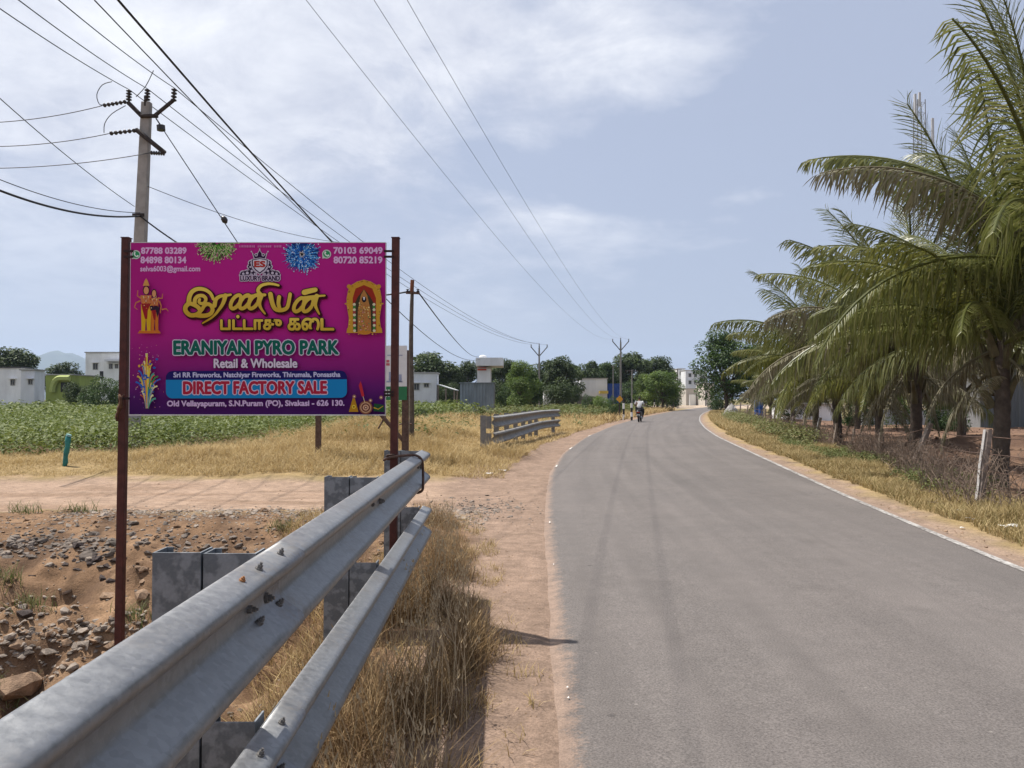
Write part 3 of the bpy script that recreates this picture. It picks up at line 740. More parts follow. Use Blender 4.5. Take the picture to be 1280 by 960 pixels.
# titles
GOLD = ink('#c9a836')
def brush_title():
    A = lambda *p: [(64 + .45 * x, 32 + .45 * y) for x, y in p]
    B = lambda *p: [(512 + .525 * x, 32 + .525 * y) for x, y in p]
    def loop(cx_, cy_, rx, ry, sh, a0=.3, a1=6.3): return [(cx_ + rx * math.cos(t) - sh * ry * math.sin(t), cy_ + ry * math.sin(t)) for t in np.linspace(a0, a1, 14)]
    st = [(A((848, 602), (822, 550), (775, 518), (715, 510), (662, 535), (636, 585), (632, 640)), 13, 21), (A((632, 640), (604, 668), (604, 708), (640, 742), (690, 742), (730, 712), (712, 672), (660, 645), (632, 640)), 20, 17),
          (A((690, 742), (750, 750), (810, 740), (840, 705), (832, 665), (800, 645), (768, 660), (748, 695), (730, 712)), 19, 15), (A((684, 648), (688, 602), (715, 575), (757, 572), (782, 597), (772, 632), (742, 642), (722, 626), (728, 604)), 17, 12),
          (A((858, 660), (872, 605), (908, 577), (960, 570), (1002, 562)), 19, 10), (A((955, 570), (938, 630), (902, 690), (842, 760), (752, 816)), 20, 6),
          (loop(535, 314, 17, 27, .45), 16, 16), (loop(571, 314, 17, 27, .45), 16, 16), (loop(607, 314, 17, 27, .45), 16, 16), (B((105, 500), (160, 492), (215, 488), (264, 484)), 10, 13), (B((238, 488), (222, 545), (236, 590), (264, 628)), 20, 7),
          (B((234, 485), (212, 450), (235, 415), (285, 400), (330, 402), (368, 412)), 17, 9), (B((306, 478), (318, 540), (340, 590), (385, 602), (428, 585), (444, 540), (455, 478)), 20, 15), (B((372, 500), (366, 550), (378, 598)), 17, 15),
          (loop(786, 326, 17, 27, .45), 16, 16), (loop(822, 326, 17, 27, .45), 16, 16), (B((560, 506), (620, 498), (670, 494), (716, 490)), 12, 8), (B((656, 494), (644, 555), (656, 595), (674, 632)), 20, 7), (B((563, 466), (600, 456), (646, 446)), 24, 20)]
    def cat(p, k=4):
        p = [Vector((a, b, 0)) for a, b in p]; return catmull(p, k)
    def layer(extra, colf, name, dx=0, dy=0):
        ik = Ink(); z = 0
        for pts, w0, w1 in st:
            q = [v + Vector((dx, dy, 0)) for v in cat(pts)]; m = len(q)
            for i in range(m):
                w = (w0 + (w1 - w0) * i / (m - 1)) * .92 + extra
                ik.disc(q[i].x, q[i].y, w / 2, colf(q[i].y), z, 9); z += 4e-6
                if i:
                    t = (q[i] - q[i-1]).normalized(); nn = Vector((-t.y, t.x, 0)); wp = (w0 + (w1 - w0) * (i - 1) / (m - 1)) * .92 + extra
                    ik.poly([tuple(q[i-1] + nn * wp / 2)[:2], tuple(q[i] + nn * w / 2)[:2], tuple(q[i] - nn * w / 2)[:2], tuple(q[i-1] - nn * wp / 2)[:2]], colf(q[i].y), z); z += 4e-6
        LAYER[0] -= z; return ik.build(name, bill)
    layer(9, lambda y: ink('#4a0a28'), 'title_shadow', 4, 5); layer(8, lambda y: ink('#3a0b1c'), 'title_outline')
    g0, g1 = ink('#dcc254'), ink('#b08a20')
    layer(0, lambda y: tuple(g0[i] + (g1[i] - g0[i]) * min(1, max(0, (y - 245) / 150)) for i in range(3)), 'tamil_title')
brush_title()
lettering('tamil_subtitle', '', (475, 925, 366, 432), GOLD, 2.6, (ink('#2e0a18'), 3.4), grad=(ink('#d6bd4e'), ink('#bd9c30')), shadow=ink('#3a0820'),
          parts=[('பட்டாசு', (473, 718, 366, 428)), ('கை', (740, 868, 378, 430)), ('ட', (870, 925, 380, 430))])
lettering('shop_name', 'ERANIYAN PYRO PARK', (287, 943, 467, 527), ink('#0f5a4c'), 3.4, (ink('#c3bccb'), 3.6))
lettering('trade_line', 'Retail & Wholesale', (447, 778, 541, 579), ink('#c9bfcd'), 1.6, (ink('#3a0f40'), 2.0))
def pill(Xa, Xb, Ya, Yb, r, top, bot, col, nm):
    pts = []
    def corner(cx_, cy_, a0, on):
        if on: pts.extend([(cx_ + r * math.cos(a0 + PI/2*k/6), cy_ + r * math.sin(a0 + PI/2*k/6)) for k in range(7)])
    if top: corner(Xa + r, Ya + r, PI, 1); corner(Xb - r, Ya + r, 1.5*PI, 1)
    else: pts.extend([(Xa, Ya), (Xb, Ya)])
    if bot: corner(Xb - r, Yb - r, 0, 1); corner(Xa + r, Yb - r, PI/2, 1)
    else: pts.extend([(Xb, Yb), (Xa, Yb)])
    ik = Ink(); ik.poly(pts, col); return ik.build(nm, bill)
pill(258, 973, 590, 625, 26, 1, 0, ink('#1a1558'), 'navy_band'); pill(258, 973, 625, 699, 26, 0, 1, ink('#1579b0'), 'blue_band')
lettering('brands_line', 'Sri RR Fireworks, Natchiyar Fireworks, Thirumala, Ponsastha', (288, 948, 595, 622), ink('#b6b5d2'), 1.0)
lettering('sale_line', 'DIRECT FACTORY SALE', (325, 895, 630, 684), ink('#a02038'), 3.0, (ink('#c9b9cc'), 3.4))
lettering('address_line', 'Old Vellayapuram, S.N.Puram (PO), Sivakasi - 626 130.', (262, 963, 707, 738), ink('#c3a9cc'), 1.3)
# left picture: a devotional couple in yellow and red cloth, kept generic
ik = Ink(); SK = ink('#b9713f'); YE = ink('#c7a01c'); RE = ink('#8f1c22'); OR = ink('#bd6a26'); HA = ink('#241016')
ik.poly([(148, 440), (240, 440), (232, 428), (156, 428)], OR)
def figure(X, Yt, Yb, w, robe, lean):
    H = Yb - Yt
    ik.poly([(X - w*.9, Yt + H*.42), (X + w*.9, Yt + H*.42), (X + w*.8, Yb), (X + w*.15, Yb), (X, Yt + H*.66), (X - w*.2, Yb), (X - w*.85, Yb)], robe, .0001)
    ik.poly([(X - w, Yt + H*.22), (X + w, Yt + H*.22), (X + w*.75, Yt + H*.46), (X - w*.75, Yt + H*.46)], SK, .00015)
    ik.poly([(X - w*.85, Yt + H*.40), (X + w*.85, Yt + H*.40), (X + w*.3, Yt + H*.56), (X + w*.2, Yt + H*.74), (X - w*.2, Yt + H*.74), (X - w*.7, Yt + H*.52)], RE, .0002)
    ik.disc(X + lean, Yt + H*.11, w*.62, HA, .0002, 14, H*.105); ik.disc(X + lean, Yt + H*.115, w*.46, ink('#c98f62'), .00025, 14, H*.085)
    ik.stroke([(X - w*.5, Yt + H*.24), (X, Yt + H*.36), (X + w*.5, Yt + H*.24)], 5, ink('#c9b48a'), .0003)
    ik.stroke([(X - w*.3, Yt + H*.26), (X, Yt + H*.43), (X + w*.3, Yt + H*.26)], 3, ink('#a03a30'), .00032)
figure(182, 248, 430, 22, YE, 1); figure(216, 262, 430, 17, OR, -2)
ik.poly([(170, 250), (196, 250), (190, 232), (183, 220), (176, 232)], ink('#c58f4a'), .0003)
ik.poly([(196, 330), (236, 330), (234, 352), (226, 378), (220, 346), (200, 350)], ink('#2c1a2c'), .0004)
for pts in ([(162, 300), (148, 290), (150, 268)], [(160, 310), (142, 318), (136, 336), (148, 345)], [(232, 300), (246, 300), (248, 282)], [(234, 310), (242, 330), (238, 360)], [(244, 345), (262, 342), (270, 352)]):
    ik.stroke(pts, 6, SK, .00025, 3)
for i in range(26): ik.disc(rr.uniform(168, 232), rr.uniform(290, 345), rr.uniform(1.2, 2.6), ink(rr.choice(['#d8c391', '#c75a38', '#8a3b2c', '#d9a23c'])), .00045, 6)
ik.build('devotional_picture', bill, .0007)
# right picture: a gilded shrine arch with garlands
ik = Ink(); GO = ink('#b98a2c'); GD = ink('#8a6420')
arch = [(978, 440), (984, 380), (976, 330), (976, 300), (982, 270), (992, 250), (1018, 234), (1045, 227), (1072, 234), (1098, 250), (1110, 270), (1114, 300), (1114, 330), (1106, 380), (1112, 440)]
ik.poly(arch, GO)
ik.poly([(1000, 436), (1000, 300), (1012, 262), (1045, 248), (1078, 262), (1092, 300), (1092, 436)], ink('#8e2a1c'), .0001)
ik.poly([(1004, 436), (1004, 330), (1020, 296), (1045, 264), (1070, 296), (1088, 330), (1088, 436)], ink('#3a3422'), .00015)
ik.poly([(1018, 440), (1020, 350), (1032, 290), (1045, 266), (1058, 290), (1070, 350), (1072, 440)], ink('#a4713a'), .0002)
ik.disc(1045, 438, 26, ink('#b4772a'), .00025, 16, 9)
ik.disc(1045, 306, 9, ink('#16121a'), .0003, 12, 12); ik.poly([(1041, 296), (1049, 296), (1047, 308), (1043, 308)], ink('#cfcfd4'), .00035)
for xg in (1006, 1084):
    for k in range(11): ik.disc(xg, 326 + k * 10.5, 6, ink(['#c9c4a0', '#3f7a3a', '#c9c4a0', '#8f3a3a'][k % 4]), .0003, 8)
for i in range(90):
    ik.disc(rr.uniform(1022, 1068), rr.uniform(320, 430), rr.uniform(1.4, 3.2), ink(rr.choice(['#d0a94e', '#b05a34', '#dcc98a', '#7a3a2a', '#c77f8a', '#5c7a4a'])), .0004, 6)
for i in range(60):
    p = arch[i % len(arch)]; q = arch[(i + 1) % len(arch)]; t = rr.random()
    ik.disc((p[0] + (q[0] - p[0]) * t - 1045) * .93 + 1045, p[1] + (q[1] - p[1]) * t + 5, rr.uniform(1.5, 3), ink(rr.choice(['#d8b255', '#8a6420', '#c99b3a'])), .0002, 6)
for xg in (974, 1116): ik.poly([(xg - 6, 320), (xg + 6, 320), (xg + 5, 326), (xg - 5, 326)], GO, .0003)
for xg in (986, 1104): ik.poly([(xg - 12, 440), (xg + 12, 440), (xg + 9, 420), (xg - 9, 420)], GO, .0003); ik.disc(xg, 254, 9, GO, .0003, 8)
ik.build('shrine_picture', bill, .0006)
# fountain firework, lower left
ik = Ink(); X0, Y0 = 184, 738
FC = ['#c9ab3a', '#3d8a4a', '#2a5fb0', '#b8562a', '#d6cf9a', '#c98a2c', '#4a9a8a', '#cfc24a']
for k in range(60):
    s_ = rr.uniform(-1, 1); h = rr.uniform(60, 235) * (1 - .35 * abs(s_)); sp = s_ * rr.uniform(12, 44)
    pts = []
    for t in np.linspace(0, 1, 8):
        pts.append((X0 + 6 * s_ + sp * t ** 1.6 + sp * .25 * max(0, t - .8) * 5, Y0 - h * (t * 1.22 - .28 * t ** 4 * 1.0)))
    ik.stroke(pts, 2.0, ink(rr.choice(FC)), rr.uniform(0, .0003), rr.uniform(4, 9))
for i in range(14):
    a = rr.uniform(-1, 1); X, Y = X0 + a * 40, Y0 - rr.uniform(30, 200); ik.disc(X, Y, rr.uniform(4, 8), ink(rr.choice(['#2559a8', '#2f7f4a', '#c9a02c', '#2559a8'])), .0004, 7, rr.uniform(3, 6))
for i in range(80): ik.disc(X0 + rr.gauss(0, 26), Y0 - rr.uniform(0, 258), rr.uniform(.8, 2.1), ink(rr.choice(['#c57ab8', '#b8a8c9', '#d89a7a'])), .0004, 5)
ik.build('fountain_firework', bill, .0006)
# crackers, lower right
ik = Ink()
ik.poly([(980, 755), (1018, 755), (1004, 700), (996, 700)], ink('#a87a1e')); ik.disc(1000, 735, 8, ink('#d0b83a'), .0001, 10); ik.disc(1000, 735, 4, ink('#8a5a1a'), .0002, 8)
for r, c in ((27, '#7a4a34'), (22, '#b08a6a'), (17, '#5a2a24'), (12, '#c09a7a'), (7, '#6a2f28'), (3, '#d8c0a0')): ik.disc(1047, 738, r, ink(c), .0001 + (27 - r) * .00001, 20)
ik.poly([(1020, 650), (1028, 632), (1033, 648), (1042, 692), (1032, 695)], ink('#b02a34'), .0001); ik.stroke([(1037, 694), (1044, 720)], 2.5, ink('#c7b28a'), .00012)
ik.poly([(1080, 722), (1118, 728), (1120, 756), (1078, 752)], ink('#1f4a2c'), .0001); ik.stroke([(1078, 738), (1096, 745), (1116, 732)], 5, ink('#b9962c'), .0002, 2)
for X, Y in ((1002, 694), (1108, 698), (1066, 710)): ik.disc(X, Y, 8, ink('#8a5a52'), .0001, 10); ik.disc(X, Y, 3.5, ink('#dccaa0'), .0002, 8)
ik.build('crackers_picture', bill)

# dry leaf-like rag caught on the lower left clamp
q = P(154, 495, SD); mb = MB((q.x, SD - .02, q.z - .16))
rp = []
for i in range(9):
    t = i / 8; rp.append((q.x - .012 + .018 * math.sin(t * 5), SD - .03 - .012 * math.sin(t * 4), q.z + .01 - t * .19, .004 + .013 * math.sin(t * PI) ** .7 * (1 + .4 * math.sin(t * 17))))
vs = []; fs = []
for i, (x, y, z, w) in enumerate(rp):
    vs += [(x - w, y, z), (x, y - .012, z + .004), (x + w * .8, y + .004, z)]
    if i: k = 3 * i; fs += [(k-3, k-2, k+1, k), (k-2, k-1, k+2, k+1)]
mb.add(vs, fs); mb.tube([(q.x + .01, SD - .012, q.z + .01), (q.x - .005, SD - .028, q.z - .02), (q.x - .012, SD - .024, q.z - .05)], .004, 6)
ro = mb.build('rag', mat('dry_rag', (.10, .05, .028), .95, 0, .5, 40), smooth=True); s_ = ro.modifiers.new('thick', 'SOLIDIFY'); s_.thickness = .002
tag(ro, 'brown shrivelled rag hanging from the lower left clamp of the billboard', 'rag')

# ------------------------------------------------------------------ second signboard beyond the track
D2 = 17.0
b2 = Vector((PX(450, D2), D2, gz1(PX(450, D2), D2)))
s2 = thing('signboard', b2, 'white and green signboard standing behind the billboard beyond the track', 'signboard')
xa, xb_ = PX(388, D2), PX(508.5, D2); zt_, zb_ = PZ(432, D2), PZ(500, D2); zg = PZ(483, D2)
mb = MB(b2); mb.box((xa, D2, zg), (xb_, D2 + .03, zt_)); mb.build('white_panel', mat('sign_white', (.60, .61, .62), .5, 0, .08), s2)
mb = MB(b2); mb.box((xa, D2 - .003, zb_), (xb_, D2 + .03, zg - .002)); mb.build('green_band', mat('sign_green', (.02, .15, .06), .5, 0, .15), s2)
mb = MB(b2)
for (a, b_, y0, y1) in ((484, 503, 443.5, 444.7), (486, 490, 465, 476), (492, 496, 462, 476), (498, 502, 468, 477), (483, 503, 476, 478)):
    mb.box((PX(a, D2), D2 - .006, PZ(y1, D2)), (PX(b_, D2), D2 - .002, PZ(y0, D2)))
mb.build('blue_print', mat('faded_blue_print', (.26, .30, .42), .6), s2)
mb = MB(b2)
for (a, b_, y0, y1) in ((483, 486.5, 450, 453), (482, 487, 454, 457)): mb.box((PX(a, D2), D2 - .006, PZ(y1, D2)), (PX(b_, D2), D2 - .002, PZ(y0, D2)))
mb.build('red_print', mat('faded_red_print', (.45, .10, .12), .6), s2)
mb = MB(b2)
for (a, b_, y0, y1) in ((482, 484, 487, 496), (485.5, 487, 487, 496), (489, 490, 488, 495)): mb.box((PX(a, D2), D2 - .009, PZ(y1, D2)), (PX(b_, D2), D2 - .0045, PZ(y0, D2)))
mb.build('white_print', MATS['sign_white'], s2)
for px, w in ((397, .055), (506, .07)):
    x = PX(px, D2); mb = MB(b2); mb.box((x - w, D2 + .032, gz1(x, D2) - .3), (x + w, D2 + .032 + 2 * w, zt_ - .1)); mb.build('post', M_rust, s2)
mb = MB(b2); mb.tube([(PX(474, D2), D2 + .1, PZ(517, D2)), (PX(505, D2), D2 + .1, PZ(553, D2))], .045, 6); mb.tube([(PX(472, D2), D2 + .1, PZ(536, D2)), (PX(481, D2), D2 + .1, PZ(520, D2))], .02, 6); mb.build('brace', M_rust, s2)

# ------------------------------------------------------------------ utility poles
def insulator(parent, off, p0, p1, n=5, r=.07, name='insulator'):
    p0 = Vector(p0); p1 = Vector(p1); pts = []; rad = []
    for i in range(n):
        for t, rr_ in ((0, .35), (.35, 1.), (.6, .9), (.85, .35)):
            pts.append(p0.lerp(p1, (i + t) / n)); rad.append(r * rr_)
    mb = MB(off); mb.tube(pts, rad, 8); return mb.build(name, M_insul, parent, smooth=True)
PD = 21.8
ptop = P(183.5, 128, PD); pbx = PX(163.5, PD)
pb = Vector((pbx, PD, gz1(pbx, PD)))
pole = thing('utility_pole', pb, 'tall concrete utility pole with V-shaped crossarm behind the billboard', 'utility pole', 'utility poles')
top = Vector((ptop.x, PD, ptop.z))
mb = MB(pb)
def taper(mb, a, b, wa, wb, da, db):
    mb.add([(a.x - wa, a.y - da, a.z), (a.x + wa, a.y - da, a.z), (a.x + wa, a.y + da, a.z), (a.x - wa, a.y + da, a.z), (b.x - wb, b.y - db, b.z), (b.x + wb, b.y - db, b.z), (b.x + wb, b.y + db, b.z), (b.x - wb, b.y + db, b.z)],
           [(0, 3, 2, 1), (4, 5, 6, 7), (0, 1, 5, 4), (1, 2, 6, 5), (2, 3, 7, 6), (3, 0, 4, 7)])
taper(mb, pb - Vector((0, 0, .6)), top, .20, .125, .14, .09); mb.build('shaft', M_conc, pole, bevel=.015)
def on(px, py, dd=0.): return P(px, py, PD + dd)
mb = MB(pb)
cst = on(184, 144)
for q in (on(160, 128, -.1), on(216, 126, -.1)):
    mid_ = on(177 if q.x < cst.x else 193, 145, -.1); mb.tube([mid_, q], .06, 6)
mb.tube([on(176, 145, -.12), on(197, 145, -.12)], .06, 6); mb.build('crossarm', M_galv_arm, pole)
mb = MB(pb); mb.tube([on(182, 133, -.05), on(182, 120, -.05)], .05, 6); mb.build('top_bracket', M_galv_arm, pole)
for a, b_ in (((161, 126), (161.5, 112)), ((184, 126), (184.5, 111)), ((217, 127), (218, 110))): insulator(pole, pb, on(*a, -.1), on(*b_, -.1), 4, .085)
mb = MB(pb); mb.tube([on(170, 162, -.16), on(206, 191, -.16)], .065, 6); mb.build('lower_crossarm', M_galv_arm, pole)
for a, b_ in (((158, 127), (128, 132)), ((170, 163), (136, 167)), ((206, 192), (188, 191))): insulator(pole, pb, on(*a, -.15), on(*b_, -.15), 6, .065, 'strain_insulator')
mb = MB(pb); mb.tube([on(201, 157, -.1), on(201.5, 163, -.1)], .12, 8); mb.tube([on(195, 148, -.1), on(203, 160, -.1)], .02, 5); mb.build('stay_insulator', M_insul, pole)
mb = MB(pb); mb.box((on(168.5, 270).x - .01, PD - .135, PZ(272, PD)), (on(182, 270).x + .02, PD - .12, PZ(268, PD))); mb.build('cable_clamp', M_galv_arm, pole)
for pts in ([(140, 102), (128, 106), (121, 118), (124, 130), (130, 131)], [(157, 132), (140, 142), (131, 154), (130, 166)], [(192, 88), (182, 108), (170, 121)]):
    pts = [on(*p, -.15) for p in pts]; fine_ = []
    for i in range(len(pts) - 1):
        for t in (0, .33, .66): 
            p0 = pts[max(i-1, 0)]; p1 = pts[i]; p2 = pts[i+1]; p3 = pts[min(i+2, len(pts)-1)]
            fine_.append(.5 * ((2*p1) + (p2-p0)*t + (2*p0-5*p1+4*p2-p3)*t*t + (3*p1-p0-3*p2+p3)*t**3))
    fine_.append(pts[-1]); mb = MB(pb); mb.tube(fine_, .012, 5); mb.build('jumper_wire', M_wire, pole)

def vpole(px, ytop, d, label, arm=10, sh=.13, mtl=None, arms=True, plain=False):
    x = PX(px, d); zb = gz1(x, d); zt = PZ(ytop, d); o = Vector((x, d, zb))
    t = thing('utility_pole', o, label, 'utility pole', 'utility poles')
    mb = MB(o); taper(mb, o - Vector((0, 0, .4)), Vector((x, d, zt - .5)), sh, sh * .75, sh, sh * .75); mb.build('shaft', mtl or mat('old_pole_concrete', (.20, .19, .175), .9, 0, .2, 2), t)
    if arms:
        w = arm * d / FPX
        mb = MB(o); mb.tube([(x - w, d, zt - .42), (x - .05, d, zt - 1.5 * w)], .065, 5); mb.tube([(x + w, d, zt - .42), (x + .05, d, zt - 1.5 * w)], .065, 5); mb.tube([(x, d, zt - 1.6 * w), (x, d, zt - .3)], .075, 5); mb.build('crossarm', M_galv_arm, t)
        for dx, z0 in ((-w, -.45), (w, -.45), (0, -.32)): insulator(t, o, (x + dx, d, zt + z0), (x + dx, d, zt + z0 + .4), 3, .09)
        tips = [Vector((x + dx, d, zt + z0 + .4)) for dx, z0 in ((-w, -.45), (0, -.32), (w, -.45))]
        return t, tips
    mb = MB(o); w = .9 if not plain else .3; mb.tube([(x - w, d, zt - .7), (x + w, d, zt - .7)], .05, 5); mb.build('crossarm', M_galv_arm, t)
    return t, None
_, tipsA = vpole(674, 430, 100, 'pale V-arm utility pole rising behind the short guardrail')
_, tipsB = vpole(776, 423, 105, 'pale V-arm utility pole beside the blue fenced yard')
vpole(766.5, 452, 112, 'thin plain pole just left of the pole at the blue yard', sh=.08, arms=False, plain=True)
vpole(790, 458, 118, 'thin grey pole in front of the dark tree clump right of the yard', sh=.10, arms=False)
vpole(847, 458, 165, 'distant pole standing in front of the grey-white tall house', sh=.16, arms=False)
vpole(882, 462, 170, 'distant pole beside the cream roadside house', sh=.13, arms=False, plain=True)
# rough timber pole
WD = 19.6; wx = PX(513.5, WD); wo = Vector((wx, WD, gz1(wx, WD)))
wp = thing('wooden_pole', wo, 'thin dark timber pole with short crosspiece behind the guardrail end', 'utility pole', 'utility poles')
pts = []; 
for i in range(9):
    t = i / 8; q = P(513.5 + (515 - 513.5) * t + .8 * math.sin(t * 7), 575 - 222 * t, WD); pts.append((q.x, WD, wo.z - .3 + (q.z - wo.z + .3) * 1.0 if i else wo.z - .3))
mb = MB(wo); mb.tube(pts, [.075, .07, .068, .065, .062, .058, .055, .05, .04], 7); mb.build('shaft', mat('weathered_timber', (.10, .08, .065), .9, 0, .4, 6, .4, 30), wp, smooth=True)
mb = MB(wo); mb.tube([P(507.5, 366, WD - .07), P(524.5, 366.5, WD - .07)], .035, 5); mb.build('crosspiece', M_rust, wp)
for px in (509.5, 522.5): insulator(wp, wo, P(px, 365, WD - .07), P(px, 361, WD - .07), 2, .045)
mb = MB(wo); mb.tube([P(514.5, 366, WD - .05), P(515.5, 350, WD - .05)], .05, 6); mb.build('top_cap', mat('rust_orange', (.16, .06, .03), .85), wp)
mb = MB(wo); mb.tube([P(499, 531, WD - .1), P(504, 529, WD - .1), P(514, 530, WD - .1), P(516, 531, WD)], .02, 5); mb.build('tie_wire', M_rust, wp)

# ------------------------------------------------------------------ wires
def wire(name, a, b, sag, r, label, material=None, group='overhead wires', n=28, cat='wire'):
    a = Vector(a); b = Vector(b); pts = []
    for i in range(n + 1):
        t = i / n; p = a.lerp(b, t); p.z -= sag * 4 * t * (1 - t); pts.append(p)
    mb = MB(a); mb.tube(pts, r, 5)
    return tag(mb.build(name, material or M_wire, smooth=True), label, cat, group)
def through(px, py, d, tip, back):        # start of a wire that passes a given pixel at depth d on its way to tip
    q = P(px, py, d); v = (tip - q); return q - v * (back / v.length)
for i, (px, lab) in enumerate(((400, 'leftmost'), (478, 'middle'), (517, 'rightmost'))):
    q = P(px, 0, 14.0); tip = tipsB[i]
    dirv = Vector((tip.x - q.x, tip.y - q.y, 0)); k = 20 / dirv.length
    a = Vector((q.x - dirv.x * k, q.y - dirv.y * k, q.z + 1.25))
    wire('power_wire', a, tip, 2.6 - .1 * i, .0052, lab + ' of three wires sweeping over the road to the blue yard pole')
insl = [on(161.5, 112, -.1), on(184.5, 111, -.1), on(218, 110, -.1)]
for i, (px, lab) in enumerate(((8, 'left'), (45, 'middle'), (93, 'right'))):
    q = P(px, 0, 14.5); v = q - insl[i]; a = insl[i] + v * 2.2
    wire('power_wire', insl[i], a, .25, .012, lab + ' insulator wire running from the tall pole to the top left corner')
for i, lab in enumerate(('left', 'middle', 'right')):
    wire('power_wire', insl[i], tipsA[i], 1.5 + .2 * i, .013, lab + ' insulator wire running from the tall pole to the pale pole behind the short guardrail')
for (a, b_, lab) in (((128, 132), (-60, 154), 'top'), ((136, 167), (-60, 182), 'middle'), ((188, 191), (-60, 210), 'bottom')):
    wire('branch_wire', on(*a, -.15), P(b_[0], b_[1], 21), .15, .012, lab + ' of three near-level wires leaving the tall pole to the left edge')
q0 = P(130, 0, 11.5); q1 = P(600, 449, 98)
vv = q1 - q0
wire('service_cable', q0 - Vector((vv.x, vv.y, 0)).normalized() * 6 + Vector((0, 0, .9)), q1, 2.2, .021, 'thick black cable crossing diagonally from the top edge to the tank house', M_black, cat='cable')
wire('service_cable', P(118, 0, 14), P(470, 350, 40), .2, .013, 'thin wire just left of the thick black cable', M_wire)
wire('service_cable', P(-30, 226, 15), on(175, 270, -.15), .25, .026, 'thick bundled cable from the left edge to the middle of the tall pole', M_black, cat='cable')
wire('service_cable', P(-30, 212, 15), on(175, 266, -.15), .2, .010, 'thin cable above the bundled cable at the left edge', M_black, cat='cable')
wire('service_cable', on(175, 270, -.15), P(514, 364, WD - .07), .9, .022, 'bundled cable running from the tall pole to the timber pole', M_black, cat='cable')
wire('service_cable', P(-20, 105, 14), on(168, 258, -.15), .1, .010, 'thin wire slanting from the left edge down to the tall pole')
wire('service_cable', P(522, 364, WD - .07), P(598, 445, 98), .6, .018, 'dark cable from the timber pole down to the tank house', M_black, cat='cable')
sg = P(452, 545, PD + .5); sg.z = gz1(sg.x, sg.y) - .1
wire('stay_wire', on(196, 150, -.1), sg, .0, .014, 'slanting stay wire with an egg insulator from the tall pole', M_wire, None)
mb = MB(on(280, 275, -.05)); mb.tube([on(278, 270, -.05), on(279.5, 273, -.05), on(281.5, 276.5, -.05), on(283, 279, -.05)], [.03, .085, .085, .03], 8)
tag(mb.build('egg_insulator', M_insul, smooth=True), 'dark egg insulator threaded on the slanting stay wire', 'insulator')
wire('thin_wire', on(185, 233, -.05), P(480, 305, 40), .5, .010, 'faint thin wire leaving the tall pole below its arms to the right')

# ------------------------------------------------------------------ scattered geometry
def rotmats(yaw, pitch, roll):
    cy, sy = np.cos(yaw), np.sin(yaw); cp, sp = np.cos(pitch), np.sin(pitch); cr, sr = np.cos(roll), np.sin(roll); z = 0 * cy
    Rz = np.stack([np.stack([cy, -sy, z], -1), np.stack([sy, cy, z], -1), np.stack([z, z, z + 1], -1)], -2)
    Ry = np.stack([np.stack([cp, z, sp], -1), np.stack([z, z + 1, z], -1), np.stack([-sp, z, cp], -1)], -2)
    Rx_ = np.stack([np.stack([z + 1, z, z], -1), np.stack([z, cr, -sr], -1), np.stack([z, sr, cr], -1)], -2)
    return Rz @ Ry @ Rx_
def scatter(T, F, pos, yaw, pitch, roll, scale):
    T = np.asarray(T, float); F = np.asarray(F); n = len(pos); scale = np.asarray(scale, float)
    if scale.ndim == 1: scale = np.repeat(scale[:, None], 3, 1)
    V = np.einsum('nij,nkj->nki', rotmats(yaw, pitch, roll), T[None] * scale[:, None, :]) + pos[:, None, :]
    FF = F[None] + (np.arange(n) * len(T))[:, None, None]
    return V.reshape(-1, 3), FF.reshape(-1, F.shape[1])
LEAF = [(0, 0, 0), (.5, .30, .05), (1, 0, -.06), (.5, -.30, .05)]; LEAF_F = [(0, 1, 2), (0, 2, 3)]
BLADE = [(0, -.5, 0), (0, .5, 0), (.22, -.36, .55), (.22, .36, .55), (.75, 0, 1)]; BLADE_F = [(0, 1, 2), (1, 3, 2), (2, 3, 4)]
def blades(name, material, xy, h, w, bend, label, rnd=None, parent=None, zoff=-.01):
    n = len(xy); z = gz(xy[:, 0], xy[:, 1]) + zoff
    pos = np.stack([xy[:, 0], xy[:, 1], z], 1); u = lambda a, b: rng.uniform(a, b, n)
    V, F = scatter(BLADE, BLADE_F, pos, u(0, 2 * PI), u(-.25, .35), u(-.25, .25), np.stack([bend * h * u(.3, 1.6), w * u(.7, 1.3), h * u(.55, 1.25)], 1))
    r = rng.random(n) if rnd is None else rnd
    o = link(name, npmesh(name, V, F, rnd=np.repeat(r, 5)), material)
    return tag(o, label, 'grass', kind='stuff')
def keep(xy, m): return xy[m]
def uni(n, x0, x1, y0, y1): return np.stack([rng.uniform(x0, x1, n), rng.uniform(y0, y1, n)], 1)

STRAW = [(.20, .13, .055), (.41, .295, .13), (.52, .395, .195), (.29, .195, .08)]
M_straw = mat('straw_grass', (1, 1, 1), .8, 0, .12, 2.5, attr=STRAW, trans=.25)
M_brown = mat('brown_dead_grass', (1, 1, 1), .85, 0, .15, 2.5, attr=[(.13, .075, .035), (.25, .155, .07), (.38, .27, .14), (.18, .11, .05)], trans=.2)
M_verge = mat('verge_grass', (1, 1, 1), .8, 0, .12, 2.5, attr=[(.20, .16, .06), (.36, .27, .125), (.46, .35, .18), (.17, .15, .05)], trans=.25)
M_weed = mat('green_weeds', (1, 1, 1), .7, 0, .15, 3, attr=[(.07, .09, .025), (.11, .14, .038), (.16, .175, .06), (.20, .175, .075)], trans=.3)

